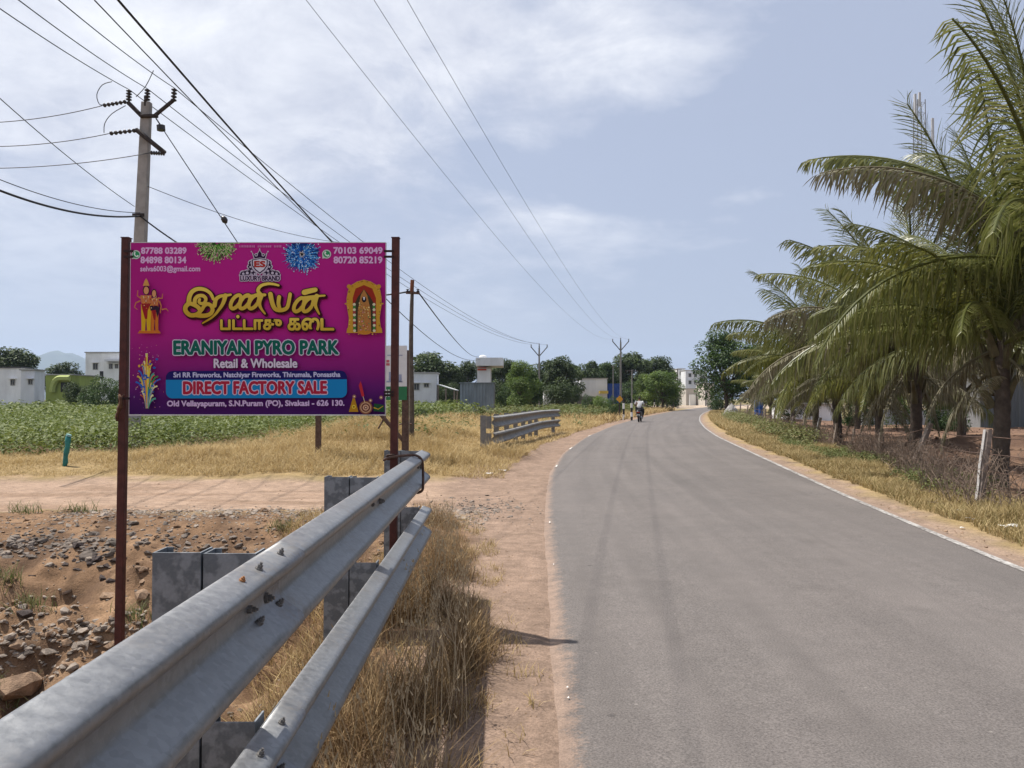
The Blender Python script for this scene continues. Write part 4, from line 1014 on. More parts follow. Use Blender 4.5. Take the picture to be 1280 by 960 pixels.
# dead grass at the foot of the near rail
n = 60000
xy = uni(n, -1.25, .1, .6, 10.2)
edge = -.04 - np.clip((xy[:, 1] - 4.5) * .11, 0, .7) + (fbm(xy[:, 1] * 1.6, xy[:, 0] * 1.6, 81) - .5) * .34
cl = fbm(xy[:, 0] * 4, xy[:, 1] * 4, 82)
m_ = (xy[:, 0] < edge) & (rng.random(n) < sstep(.40, .62, cl) * .9 + .06) & (rng.random(n) < np.clip((edge - xy[:, 0]) * 3.2 + .15, 0, 1))
xy = xy[m_]; ins = np.clip((edge[m_] - xy[:, 0]) / .28, 0, 1); cl = cl[m_]
blades('dead_grass', M_brown, xy, (.04 + .23 * ins * np.clip(cl * 2.9 - .75, .08, 1.6)) * (1 - .35 * sstep(-.75, -1.2, xy[:, 0])), .0042, .9, 'brown dead grass thick at the foot of the near guardrail')
n = 15000; xy = uni(n, -.75, .22, 1.4, 10.0); cl = fbm(xy[:, 0] * 5, xy[:, 1] * 5, 84); ed_ = .06 - np.clip((xy[:, 1] - 4.5) * .09, 0, .6)
xy = xy[(xy[:, 0] < ed_ + (cl - .5) * .5) & (rng.random(n) < sstep(.46, .66, cl))]
blades('low_grass', M_straw, xy, .075, .0045, 1.2, 'low sparse straw along the outer edge of the dead grass')
# wiry stems with seed heads standing out of it
k = 420; xy = uni(k, -.85, -.2, 1.2, 8.5); xy = xy[xy[:, 0] < -.18 - np.clip((xy[:, 1] - 4.5) * .11, 0, .7)]
mb = MB()
for x, y in xy:
    z = gz1(x, y); h = random.uniform(.28, .52); a = random.uniform(0, 6.28); l = random.uniform(.03, .16)
    p = [(x + l * math.cos(a) * t * t, y + l * math.sin(a) * t * t, z + h * t) for t in (0, .5, 1)]
    mb.tube(p, [.002, .0016, .0012], 3, False)
    for i in range(4):
        q = Vector(p[2]) + Vector((random.uniform(-.02, .02), random.uniform(-.02, .02), random.uniform(-.06, .02))); mb.tube([q, q + Vector((random.uniform(-.01, .01), random.uniform(-.01, .01), .02))], [.004, .001], 3, False)
tag(mb.build('seed_stems', mat('pale_seed_stems', (.40, .31, .19), .9, 0, .25, 20)), 'pale wiry seed stems standing in the dead grass by the rail', 'grass', kind='stuff')
# straw on the ditch shoulder behind the rail
n = 16000; xy = uni(n, -2.6, -.95, 1.0, 9.5); cl = fbm(xy[:, 0] * 2.5, xy[:, 1] * 2.5, 83); xy = xy[(rng.random(n) < sstep(.42, .62, cl))]
blades('ditch_straw', M_straw, xy, .16, .006, 1.0, 'short straw grass on the ditch shoulder behind the rail')
# straw grass beyond the track up to the crop and the far rail
def straw_zone(n, x0, x1, y0, y1):
    xy = uni(n, x0, x1, y0, y1); l = Lx(xy[:, 1]) - xy[:, 0]
    nearb = 14.6 + (fbm(xy[:, 0] * .7, xy[:, 1] * .2, 85) - .5) * 1.1
    ridge = np.where(xy[:, 0] > -9.2, 1, (xy[:, 1] < 20.6))
    return xy[(l > .45 + .5 * fbm(xy[:, 1], xy[:, 0], 86)) & (xy[:, 1] > nearb) & (ridge > 0)]
xy = straw_zone(130000, -16, 2.2, 14.2, 25); cl = fbm(xy[:, 0] * .9, xy[:, 1] * .9, 87)
h = (.05 + .62 * np.clip(cl - .18, 0, 1)) * (.45 + .55 * sstep(15, 18, xy[:, 1])); h = h * (.5 + .5 * sstep(-9, -5, xy[:, 0]))
rl = np.abs(xy[:, 0] - np.interp(xy[:, 1], [19.5, 30.4, 33.3], [-.65, 1.0, 1.9])); h = h * np.where((xy[:, 1] > 19.0), .35 + .65 * sstep(.5, 1.6, rl), 1)
blades('straw_grass', M_straw, xy, h, .010, 1.6, 'golden dry straw grass beyond the dirt track', rnd=np.clip(cl * .8 + rng.random(len(xy)) * .5 - .15, 0, 1))
xy = straw_zone(60000, -8, 6.0, 25, 48); cl = fbm(xy[:, 0] * .6, xy[:, 1] * .6, 88)
rl = np.abs(xy[:, 0] - np.interp(xy[:, 1], [19.5, 30.4, 33.3], [-.65, 1.0, 1.9]))
blades('straw_grass', M_straw, xy, (.12 + .55 * np.clip(cl - .2, 0, 1)) * np.where(xy[:, 1] < 35, .35 + .65 * sstep(.5, 1.6, rl), 1), .02, 1.5, 'paler straw grass around and behind the short guardrail', rnd=np.clip(cl * .8 + rng.random(len(xy)) * .5 - .15, 0, 1))
xy = uni(30000, -6, 24, 48, 105); l = Lx(xy[:, 1]) - xy[:, 0]; xy = xy[(l > .5) & (l < 15)]
blades('straw_grass', M_straw, xy, .5, .07, 1.2, 'distant straw verge left of the motor scooter')
xy = uni(1500, -9, 4.5, 20, 60); l = Lx(xy[:, 1]) - xy[:, 0]; cl = fbm(xy[:, 0] * .35, xy[:, 1] * .35, 90); xy = xy[(l > 1.0) & (cl > .55)]
def leafy(name, material, xy, h0, nl, ls, label, cat='plants', spread=.5, rnd0=0., zadd=None):
    """low leafy plants: nl leaves each around a stem of height h0"""
    n = len(xy); z = gz(xy[:, 0], xy[:, 1]); hh = h0 * rng.uniform(.6, 1.2, n)
    P0 = np.repeat(np.stack([xy[:, 0], xy[:, 1], z], 1), nl, 0); H = np.repeat(hh, nl); N_ = n * nl
    t = rng.random(N_) ** .7; a = rng.uniform(0, 2 * PI, N_); r = np.repeat(rng.uniform(.6, 1.2, n), nl) * spread * np.sqrt(rng.random(N_)) * (1.15 - .6 * t)
    pos = P0 + np.stack([r * np.cos(a), r * np.sin(a), H * (.12 + .88 * t)], 1)
    V, F = scatter(LEAF, LEAF_F, pos, a + rng.uniform(-.8, .8, N_), rng.uniform(-.3, .8, N_), rng.uniform(-.5, .5, N_), ls * rng.uniform(.6, 1.3, N_))
    rn = np.clip(np.repeat(rng.random(n) * .5, nl) + rng.random(N_) * .5 + rnd0, 0, 1)
    return tag(link(name, npmesh(name, V, F, rnd=np.repeat(rn, 4)), material), label, cat, kind='stuff')
leafy('weed_patch', M_weed, xy, .45, 14, .12, 'green weeds scattered in the straw left of the road')
xy = uni(1300, -4.5, 16, 55, 95); l = Lx(xy[:, 1]) - xy[:, 0]; xy = xy[(l > 2.5) & (l < 12)]
leafy('weed_patch', M_weed, xy, .9, 26, .26, 'taller green weeds along the left verge near the scooter', spread=.8)

# the green crop
CROP = [(.045, .07, .013), (.10, .14, .025), (.16, .20, .043), (.23, .26, .085)]
M_crop = mat('crop_leaves', (1, 1, 1), .6, 0, .15, .8, attr=CROP, trans=.3)
def crop_mask(xy, pad=0.):
    b_ = 18.6 + (fbm(xy[:, 0] * .5, xy[:, 1] * 0, 91) - .5) * 1.6
    rt = -8.9 + np.clip((xy[:, 1] - 50) * .22, 0, 30) + (fbm(xy[:, 0] * 0, xy[:, 1] * .5, 92) - .5) * 1.8
    return (xy[:, 1] > b_) & (xy[:, 0] < rt) & (xy[:, 0] > -.74 * xy[:, 1] - 3)
def rows(x0, x1, y0, y1, sx, sy):
    X, Y = np.meshgrid(np.arange(x0, x1, sx), np.arange(y0, y1, sy)); xy = np.stack([X.ravel(), Y.ravel()], 1)
    return xy + rng.uniform(-.45, .45, xy.shape) * np.array([sx, sy])
xy = rows(-36, -7, 18, 38, .38, .42); xy = xy[crop_mask(xy)]
leafy('bean_crop', M_crop, xy, .85, 32, .125, 'leafy green bean crop in the nearer part of the field', 'crop', .34)
xy = rows(-60, -2, 38, 66, .75, .75); xy = xy[crop_mask(xy)]
leafy('bean_crop', M_crop, xy, 1.0, 26, .23, 'leafy green crop in the middle of the field', 'crop', .55)
xy = rows(-85, 8, 66, 100, 1.3, 1.2); xy = xy[crop_mask(xy)]
leafy('bean_crop', M_crop, xy, 1.25, 26, .38, 'far strip of green crop in front of the houses', 'crop', .9)

# right verge
n = 150000; d = rng.uniform(4.5, 34, n); o_ = rng.uniform(.25, 3.0, n); xy = np.stack([Rx(d) + o_, d], 1); cl = fbm(xy[:, 0] * 1.5, xy[:, 1] * 1.5, 95)
lim = .26 + .4 * cl; far_ = 1.75 + (cl - .5) * 1.2 + np.clip((d - 14) * .04, 0, .7)
m_ = (o_ > lim) & (o_ < far_) & (rng.random(n) < .35 + cl); xy = xy[m_]; cl = cl[m_]
blades('verge_grass', M_verge, xy, .05 + .26 * np.clip(cl - .1, 0, 1), .005 + .00045 * xy[:, 1], 1.1, 'short straw coloured grass along the right road edge')
n = 24000; d = rng.uniform(34, 100, n); o_ = rng.uniform(.6, 3.4, n); xy = np.stack([Rx(d) + o_, d], 1)
blades('verge_grass', M_verge, xy, .28, .05, 1.1, 'grass on the inside of the bend below the green tree')
d = rng.uniform(11, 26, 2600); xy = np.stack([Rx(d) + rng.uniform(1.25, 2.7, 2600), d], 1); cl = fbm(xy[:, 0] * .8, xy[:, 1] * .5, 97); xy = xy[(cl > .52)]
leafy('weed_patch', M_weed, xy, .24, 14, .055, 'fresh green weeds below the fence posts on the right', spread=.22)
d = rng.uniform(24, 60, 1000); xy = np.stack([Rx(d) + rng.uniform(1.7, 3.0, 1000), d], 1); cl = fbm(xy[:, 0] * .3, xy[:, 1] * .3, 99); xy = xy[cl > .47]
leafy('weed_patch', M_weed, xy, .6, 18, .11, 'pale bushy weeds along the fence at the bend', spread=.45, rnd0=.25)

# ------------------------------------------------------------------ stones
def rock_mesh(seed, npts=15, flat=.62):
    r = random.Random(seed); bm = bmesh.new()
    for i in range(npts):
        v = Vector((r.gauss(0, 1), r.gauss(0, 1), r.gauss(0, 1))).normalized() * r.uniform(.72, 1.)
        bm.verts.new((v.x * r.uniform(.8, 1), v.y * .8, v.z * flat))
    bmesh.ops.convex_hull(bm, input=bm.verts); bmesh.ops.delete(bm, geom=[v for v in bm.verts if not v.link_faces], context='VERTS')
    bmesh.ops.triangulate(bm, faces=bm.faces); me = bpy.data.meshes.new('stone'); bm.to_mesh(me); bm.free(); return me
ROCKS = [rock_mesh(i) for i in range(9)]
M_greyrock = mat('grey_stone', (.15, .122, .10), .9, 0, .5, 5, .6, 25)
M_tanrock = mat('tan_stone', (.25, .165, .105), .9, 0, .35, 4, .5, 25)
M_darkrock = mat('dark_stone', (.06, .045, .04), .9, 0, .4, 6, .5, 25)
M_paleStone = mat('pale_stone', (.25, .205, .165), .9, 0, .4, 5, .5, 25)
RK = {k: [] for k in 'gtdp'}
for k, m_ in (('g', M_greyrock), ('t', M_tanrock), ('d', M_darkrock), ('p', M_paleStone)):
    for me in ROCKS:
        c = me.copy(); c.materials.clear(); c.materials.append(m_); RK[k].append(c)
def stone(px, py, wpx, kind, label, group=None, squash=.75, name='stone', yaw=None):
    g = G(px, py); d = g.y; s_ = wpx * d / FPX / 2
    o = bpy.data.objects.new(name, random.choice(RK[kind])); COL.objects.link(o)
    o.location = (g.x, g.y, g.z - s_ * .04); o.scale = (s_ * 1.08, s_ * random.uniform(.8, 1.1), s_ * squash * 1.25)
    o.rotation_euler = (random.uniform(-.25, .25), random.uniform(-.25, .25), random.uniform(0, 6.28) if yaw is None else yaw)
    return tag(o, label, 'stone', group)
big = [(20, 862, 92, 't', 'large flat tan boulder at the lower left edge of the ditch', .62), (177, 752, 30, 't', 'rounded tan boulder beside the first rail post', .9), (135, 748, 30, 't', 'pinkish tan boulder left of the red post in the bank', .8),
       (62, 708, 16, 'p', 'pale grey slab in the upper rubble row', .8), (128, 712, 22, 'g', 'blue grey slab at the red post', .5), (40, 719, 14, 'p', 'small pale stone below the upper rubble row', .7),
       (104, 806, 26, 'p', 'pale stone in the lower rubble heap', .7), (116, 816, 24, 't', 'orange tan stone at the right end of the lower rubble heap', .8), (20, 824, 28, 't', 'tan block resting on the large boulder', .7),
       (62, 834, 34, 'p', 'angular pale slab right of the large boulder', .6), (82, 836, 22, 't', 'brown stone next to the angular pale slab', .8), (130, 792, 16, 'p', 'whitish stone at the foot of the red post', .7), (30, 772, 30, 'd', 'dark rock under the small green tuft', .7), (168, 764, 14, 'g', 'grey stone under the rounded tan boulder', .8)]
for px, py, w, k, lab, sq in big: stone(px, py, w, k, lab, 'boulders on the ditch bank', sq, 'boulder')
def px_region(n, fn):
    out = []
    while len(out) < n:
        p = fn()
        if p: out.append(p)
    return out
grp = []
for i in range(95):
    u = random.random()
    if u < .45: p = (random.uniform(0, 140), random.gauss(684, 11) + 0, 'grey angular stone in the upper rubble row', 'g' if random.random() < .7 else 'p', 'stones in the upper rubble row')
    elif u < .62: p = (random.uniform(78, 145), random.gauss(702, 10), 'dark stone in the blackened patch left of the red post', 'd', 'dark stones beside the red post')
    else: p = (random.uniform(20, 150), random.gauss(800, 17), 'mixed stone in the lower rubble heap', random.choice('gptg'), 'stones in the lower rubble heap')
    w = random.uniform(9, 21); stone(p[0], p[1], w, p[3], p[2], p[4], random.uniform(.5, .85))
# uncountable small rubble and gravel
def rubble(name, pts, size, material, label):
    Vs = []; Fs = []; off = 0; pts = np.asarray(pts); per = len(ROCKS)
    for i, me in enumerate(ROCKS):
        q = pts[i::per]; n = len(q)
        if not n: continue
        T = np.array([v.co[:] for v in me.vertices]); F = np.array([p.vertices[:] for p in me.polygons])
        z = gz(q[:, 0], q[:, 1]); s_ = size * rng.lognormal(0, .42, n)
        V, F2 = scatter(T, F, np.stack([q[:, 0], q[:, 1], z - s_ * .02], 1), rng.uniform(0, 6.28, n), rng.uniform(-.4, .4, n), rng.uniform(-.4, .4, n), np.stack([s_, s_, s_ * .8], 1))
        Vs.append(V); Fs.append(F2 + off); off += len(V)
    V = np.concatenate(Vs); F = np.concatenate(Fs)
    nv = len(V); o = link(name, npmesh(name, V, F, rnd=np.repeat(rng.random(nv // 1), 1)), material)
    return tag(o, label, 'rubble', kind='stuff')
def gpx(n, f):                     # many pixel rays met with the terrain at once
    px = np.array([f() for _ in range(n)]); rd_ = np.array([ray(*p) for p in px]); t = np.linspace(2.5, 14, 220)
    Q = rd_[:, None, :] * t[None, :, None]; h = gz(Q[..., 0], Q[..., 1]); k = np.argmax(CAM_H + Q[..., 2] < h, 1); i = np.arange(n)
    return np.stack([Q[i, k, 0], Q[i, k, 1]], 1)
rubble('rubble', gpx(560, lambda: (random.uniform(-60, 330) if random.random() < .6 else random.uniform(-40, 140), random.gauss(682, 13))), .032, M_greyrock, 'small grey rubble along the top of the ditch bank')
rubble('rubble', gpx(480, lambda: (random.uniform(-40, 200), random.gauss(800, 24))), .028, M_paleStone, 'small pale rubble low on the ditch bank')
q = uni(17000, -9, -1.1, 2.5, 10.4); cl = fbm(q[:, 0] * 1.1, q[:, 1] * 1.1, 101); q = q[rng.random(len(q)) < sstep(.34, .64, cl)]
rubble('soil_clods', q[::3], .030, mat('bank_clods', (.17, .105, .062), .95, 0, .35, 6, .6, 25), 'brown earth clods on the ditch bank'); rubble('rubble', q[::2], .017, M_tanrock, 'fine tan rubble strewn over the ditch bank'); rubble('rubble', q[1::2], .017, M_greyrock, 'fine grey rubble strewn over the ditch bank')
q = uni(5000, -5.5, -.3, 8.4, 11.0); q = q[rng.random(len(q)) < np.exp(-((q[:, 1] - 9.7) / .7) ** 2)]
rubble('gravel', q, .022, M_paleStone, 'pale gravel spilled at the edge of the dirt track'); 
q = uni(2600, -1.8, 1.2, 8.9, 12.5); q = q[rng.random(len(q)) < np.exp(-(((q[:, 1] - 10.6) / 1.0) ** 2 + ((q[:, 0] + .55) / .6) ** 2))]
rubble('gravel', q, .024, M_greyrock, 'grey gravel patch on the dirt past the end of the near rail')
q = uni(2600, -14, .3, 9.6, 15); rubble('pebbles', q, .0085, M_tanrock, 'pebbles on the dirt track')
d = rng.uniform(2, 16, 2200); q = np.stack([Lx(d) - rng.uniform(.0, .75, 2200), d], 1); rubble('pebbles', q, .0055, M_tanrock, 'grit on the left road shoulder')
d = rng.uniform(4, 26, 1500); q = np.stack([Rx(d) + rng.uniform(.0, .7, 1500), d], 1); rubble('pebbles', q, .008, M_tanrock, 'grit on the right road shoulder')
q = uni(5200, 5, 34, 8, 42); q = q[(q[:, 0] - Rx(q[:, 1])) > 2.6]; rubble('soil_clods', q, .05, mat('soil_clods', (.14, .085, .058), .95, 0, .35, 3, .5, 20), 'brown soil clods in the palm grove')
# tufts on the bank
for i, (px, py, lab) in enumerate(((38, 760, 'small green tuft above the dark rock on the bank'), (8, 722, 'small green tuft at the left edge of the bank'), (178, 770, 'small green tuft below the rounded tan boulder'), (8, 880, 'green tuft below the large boulder'), (352, 662, 'green tuft at the bank top behind the rail'), (30, 642, 'low green tuft by the dirt track'), (100, 640, 'thin green tuft by the dirt track'))):
    g = G(px, py); n = 90; s_ = .16
    xy = np.stack([g.x + rng.normal(0, s_ * .6, n), g.y + rng.normal(0, s_ * .5, n)], 1); pos = np.stack([xy[:, 0], xy[:, 1], gz(xy[:, 0], xy[:, 1]) - .01], 1)
    hh = rng.uniform(.07, .20, n)
    V, F = scatter(BLADE, BLADE_F, pos, rng.uniform(0, 6.28, n), rng.uniform(-.2, .5, n), rng.uniform(-.3, .3, n), np.stack([hh * .8, np.full(n, .007), hh], 1))
    tag(link('grass_tuft', npmesh('grass_tuft', V, F, rnd=np.repeat(rng.random(n), 5)), M_weed), lab, 'grass tuft', 'tufts on the bank', 'stuff')
# litter
def scrap(px, py, w, lab, grp_='litter on the verges', matn=None):
    g = G(px, py); s_ = w * g.y / FPX; vs = []; fs = []; k = 4
    for i in range(k):
        for j in range(k):
            vs.append((g.x + (i / 3 - .5) * s_ + random.uniform(-.1, .1) * s_, g.y + (j / 3 - .5) * s_ * .7, g.z + .02 + s_ * random.uniform(0, .22)))
    for i in range(k - 1):
        for j in range(k - 1): fs.append((i*k+j, (i+1)*k+j, (i+1)*k+j+1, i*k+j+1))
    mb = MB(g); mb.add(vs, fs); o = mb.build('plastic_scrap', matn or mat('white_litter', (.72, .71, .69), .5, 0, .1), smooth=True); m2_ = o.modifiers.new('thick', 'SOLIDIFY'); m2_.thickness = .003
    return tag(o, lab, 'litter', grp_)
for px, py, w, lab in ((1218, 652, 16, 'crumpled white plastic scrap below the nearest leaning fence post'), (1200, 641, 12, 'white plastic shred left of the crumpled scrap'), (1262, 663, 20, 'flat white plastic strip at the right edge'), (1140, 614, 10, 'white scrap beneath the tilted fence post'),
                       (1203, 662, 5, 'tiny white scrap at the edge of the right shoulder'), (612, 594, 8, 'white scrap at the foot of the straw before the short rail'), (628, 590, 9, 'pale scrap near the end of the short rail'), (568, 872, 7, 'small white feather-like scrap in the dead grass')):
    scrap(px, py, w, lab)

# ------------------------------------------------------------------ broadleaf trees and bushes
M_bark = mat('tree_bark', (.085, .065, .05), .95, 0, .3, 6, .5, 20)
GREENS = {
    'dark': mat('dark_foliage', (1, 1, 1), .6, 0, .18, .5, attr=[(.024, .04, .012), (.045, .072, .019), (.07, .105, .028), (.105, .14, .04)], trans=.22),
    'mid': mat('green_foliage', (1, 1, 1), .55, 0, .18, .5, attr=[(.022, .048, .012), (.045, .085, .018), (.07, .12, .026), (.10, .15, .035)], trans=.28),
    'bright': mat('fresh_foliage', (1, 1, 1), .5, 0, .18, .5, attr=[(.06, .10, .02), (.10, .165, .03), (.15, .215, .04), (.20, .25, .06)], trans=.33)}
def crown_arrays(seed, lobes, leaves, ls, zlo, zhi, flat=1.):
    r = np.random.default_rng(seed); cs = []; 
    for i in range(lobes):
        t = (i + .5) / lobes; a = i * 2.39996 + r.uniform(-.4, .4); z = zlo + (zhi - zlo) * r.uniform(0, 1)
        zz_ = (z - zlo) / (zhi - zlo); rmax = 3.6 * math.sqrt(max(.08, 1 - (1.75 * (zz_ - .42)) ** 2)); rad = rmax * math.sqrt(r.uniform(.1, 1))
        cs.append((rad * math.cos(a), rad * math.sin(a), z, r.uniform(.85, 1.75)))
    cs = np.array(cs); w = cs[:, 3] ** 2; k = r.choice(lobes, leaves, p=w / w.sum()); c = cs[k]
    v = r.normal(size=(leaves, 3)); v /= np.linalg.norm(v, axis=1)[:, None]; rr_ = (c[:, 3] * (.45 + .6 * r.random(leaves) ** .5))[:, None]
    pos = c[:, :3] + v * rr_ * np.array([1, 1, .72 * flat])
    yaw = np.arctan2(v[:, 1], v[:, 0]) + r.uniform(-.9, .9, leaves)
    V, F = scatter(LEAF, LEAF_F, pos, yaw, r.uniform(-.4, 1.0, leaves), r.uniform(-.7, .7, leaves), ls * r.uniform(.55, 1.35, leaves))
    rn = np.clip(.30 * r.random(leaves) + .45 * r.random(lobes)[k] + .25 * r.random(leaves), 0, 1)
    return V, F, np.repeat(rn, 4), cs
def tree_proto(kind, seed, leaves=9000, ls=.46, lobes=36, bush=False):
    V, F, rn, cs = crown_arrays(seed, lobes, leaves, ls, .5 if bush else 1.7, 4.6 if bush else 8.8)
    cme = npmesh('crown', V, F, rnd=rn); cme.materials.append(GREENS[kind])
    mb = MB(); r = random.Random(seed)
    h = 1.2 if bush else 4.2
    mb.tube([(0, 0, -.4), (.06, .03, h * .35), (r.uniform(-.2, .2), r.uniform(-.2, .2), h * .7), (r.uniform(-.3, .3), 0, h)], [.28, .22, .18, .13] if not bush else [.1, .09, .07, .05], 8)
    for c in cs[:: 2]:
        a = Vector((0, 0, h * r.uniform(.35, .85))); b = Vector(c[:3]); m_ = a.lerp(b, .5) + Vector((r.uniform(-.3, .3), r.uniform(-.3, .3), r.uniform(-.2, .3)))
        mb.tube([a, m_, b], [.10 if not bush else .05, .07 if not bush else .03, .025], 5)
    tme = mb.mesh('trunk'); tme.materials.append(M_bark)
    return cme, tme
TP = {('dark', 0): tree_proto('dark', 1), ('dark', 1): tree_proto('dark', 2), ('dark', 2): tree_proto('dark', 3), ('mid', 0): tree_proto('mid', 4, 13000, .32, 40), ('mid', 1): tree_proto('mid', 5),
      ('bright', 0): tree_proto('bright', 6, 10000, .34), ('bright', 1): tree_proto('bright', 7, 10000, .34),
      ('bush_mid', 0): tree_proto('mid', 8, 6000, .32, 20, True), ('bush_dark', 0): tree_proto('dark', 9, 6000, .36, 20, True), ('bush_bright', 0): tree_proto('bright', 10, 5000, .3, 18, True)}
def tree(px, d, wpx, ytop, key, label, group='trees beyond the fields', name='broadleaf_tree', cat='tree', base=None):
    x = PX(px, d); z0 = gz1(x, d); bush = key[0].startswith('bush')
    H = PZ(ytop, d) - z0; W = wpx * d / FPX
    o = thing(name, (x, d, z0), label, cat, group, rz=random.uniform(0, 6.28))
    s_ = W / 9.2; o.scale = (s_, s_, H / (5.7 if bush else 10.0))
    c, t = TP[key]; link('crown', c, None, o); link('trunk', t, None, o)
    return o
D_, M__, B_ = 'dark', 'mid', 'bright'
for a in ((14, 115, 78, 431, (D_, 0), 'dark tree behind the long white shed at the left edge'), (82, 132, 54, 448, (D_, 1), 'small dark tree behind the lime green hut'), (-60, 125, 90, 436, (D_, 2), 'dark tree just outside the left edge'),
          (200, 135, 70, 450, (D_, 1), 'tree hidden behind the left part of the billboard'), (330, 140, 90, 446, (D_, 2), 'tree hidden behind the middle of the billboard'), (440, 128, 80, 447, (D_, 0), 'tree hidden behind the right part of the billboard'),
          (536, 116, 84, 435, (D_, 2), 'broad dark tree rising behind the white low house'), (582, 122, 50, 446, (D_, 1), 'dark green tree left of the tank house'), (632, 116, 46, 446, (D_, 0), 'dark tree touching the right side of the tank house'),
          (652, 74, 50, 449, (B_, 0), 'fresh green tree left of the pale pole'), (664, 80, 30, 462, (M__, 1), 'small green tree right behind the fresh green tree'), (703, 112, 56, 440, (D_, 1), 'dark tree right of the pale pole behind the short guardrail'),
          (737, 128, 42, 447, (D_, 2), 'dark tree behind the white warehouse'), (757, 136, 40, 451, (M__, 1), 'green tree between warehouse and blue yard'), (790, 140, 62, 437, (D_, 0), 'tallest dark tree behind the blue yard poles'),
          (822, 146, 56, 440, (D_, 1), 'dark tree right of the blue yard poles'), (828, 150, 40, 446, (D_, 2), 'dark tree at the right end of the dark clump'), (828, 100, 58, 459, (B_, 1), 'lime green spreading tree before the dark clump'), (806, 104, 34, 466, (B_, 0), 'lime green tree left of the spreading one'),
          (908, 76, 92, 408, (M__, 0), 'round green tree standing at the bend left of the palms'), (950, 88, 70, 428, (M__, 1), 'green tree partly behind the leftmost palms'),
          (1010, 70, 80, 440, (D_, 1), 'dark tree behind the second palm group'), (1095, 66, 90, 438, (M__, 1), 'dark green tree behind the middle palms'), (1190, 60, 100, 434, (D_, 2), 'dark tree behind the nearest palms'), (1290, 62, 100, 430, (D_, 0), 'dark tree at the right edge behind the sheet wall')):
    tree(*a)
for a in ((130, 66, 66, 468, ('bush_mid', 0), 'large rounded bush before the white two storey house'), (98, 70, 46, 475, ('bush_dark', 0), 'dark bush right of the lime green hut'), (152, 72, 40, 474, ('bush_mid', 0), 'bush beside the red post before the house'),
          (700, 88, 46, 476, ('bush_dark', 0), 'dark bush below the trees right of the pale pole'), (716, 92, 30, 480, ('bush_dark', 0), 'dark bush left of the white warehouse'), (636, 84, 40, 474, ('bush_mid', 0), 'bush beside the corrugated shed'),
          (735, 70, 26, 492, ('bush_mid', 0), 'low green bush on the verge before the warehouse'), (752, 64, 34, 492, ('bush_bright', 0), 'low fresh bush left of the orange sign'), (768, 60, 24, 494, ('bush_mid', 0), 'low bush just before the orange sign'),
          (902, 90, 40, 470, ('bush_mid', 0), 'bush under the round green tree'), (1120, 42, 60, 482, ('bush_bright', 0), 'fresh bush behind the second palm trunk'), (1180, 38, 70, 480, ('bush_mid', 0), 'green bush left of the nearest palm trunk'),
          (1075, 46, 50, 486, ('bush_mid', 0), 'green bush among the middle palm trunks'), (985, 58, 40, 486, ('bush_dark', 0), 'dark bush among the far palm trunks'), (560, 95, 40, 476, ('bush_dark', 0), 'dark bush at the lean-to of the low house'), (525, 60, 26, 508, ('bush_mid', 0), 'low green bush in the crop behind the timber pole'),
          (585, 25.5, 28, 523, ('bush_dark', 0), '')):
    if a[-1]: tree(*a, group='bushes and shrubs', name='bush', cat='bush')

for i, px in enumerate(range(504, 800, 34)):
    tree(px + random.uniform(-8, 8), random.uniform(150, 162), random.uniform(46, 60), random.uniform(444, 456), (D_, i % 3), 'dark tree in the far belt behind the nearer trees', group='far tree belt')
for i, px in enumerate(range(500, 850, 22)):
    tree(px + random.uniform(-6, 6), random.uniform(124, 132), random.uniform(34, 46), random.uniform(468, 480), (('bush_dark', 0), ('bush_mid', 0))[i % 2], 'dark undergrowth bush in the hedge line below the far trees', group='hedge below the far trees', name='bush', cat='bush')
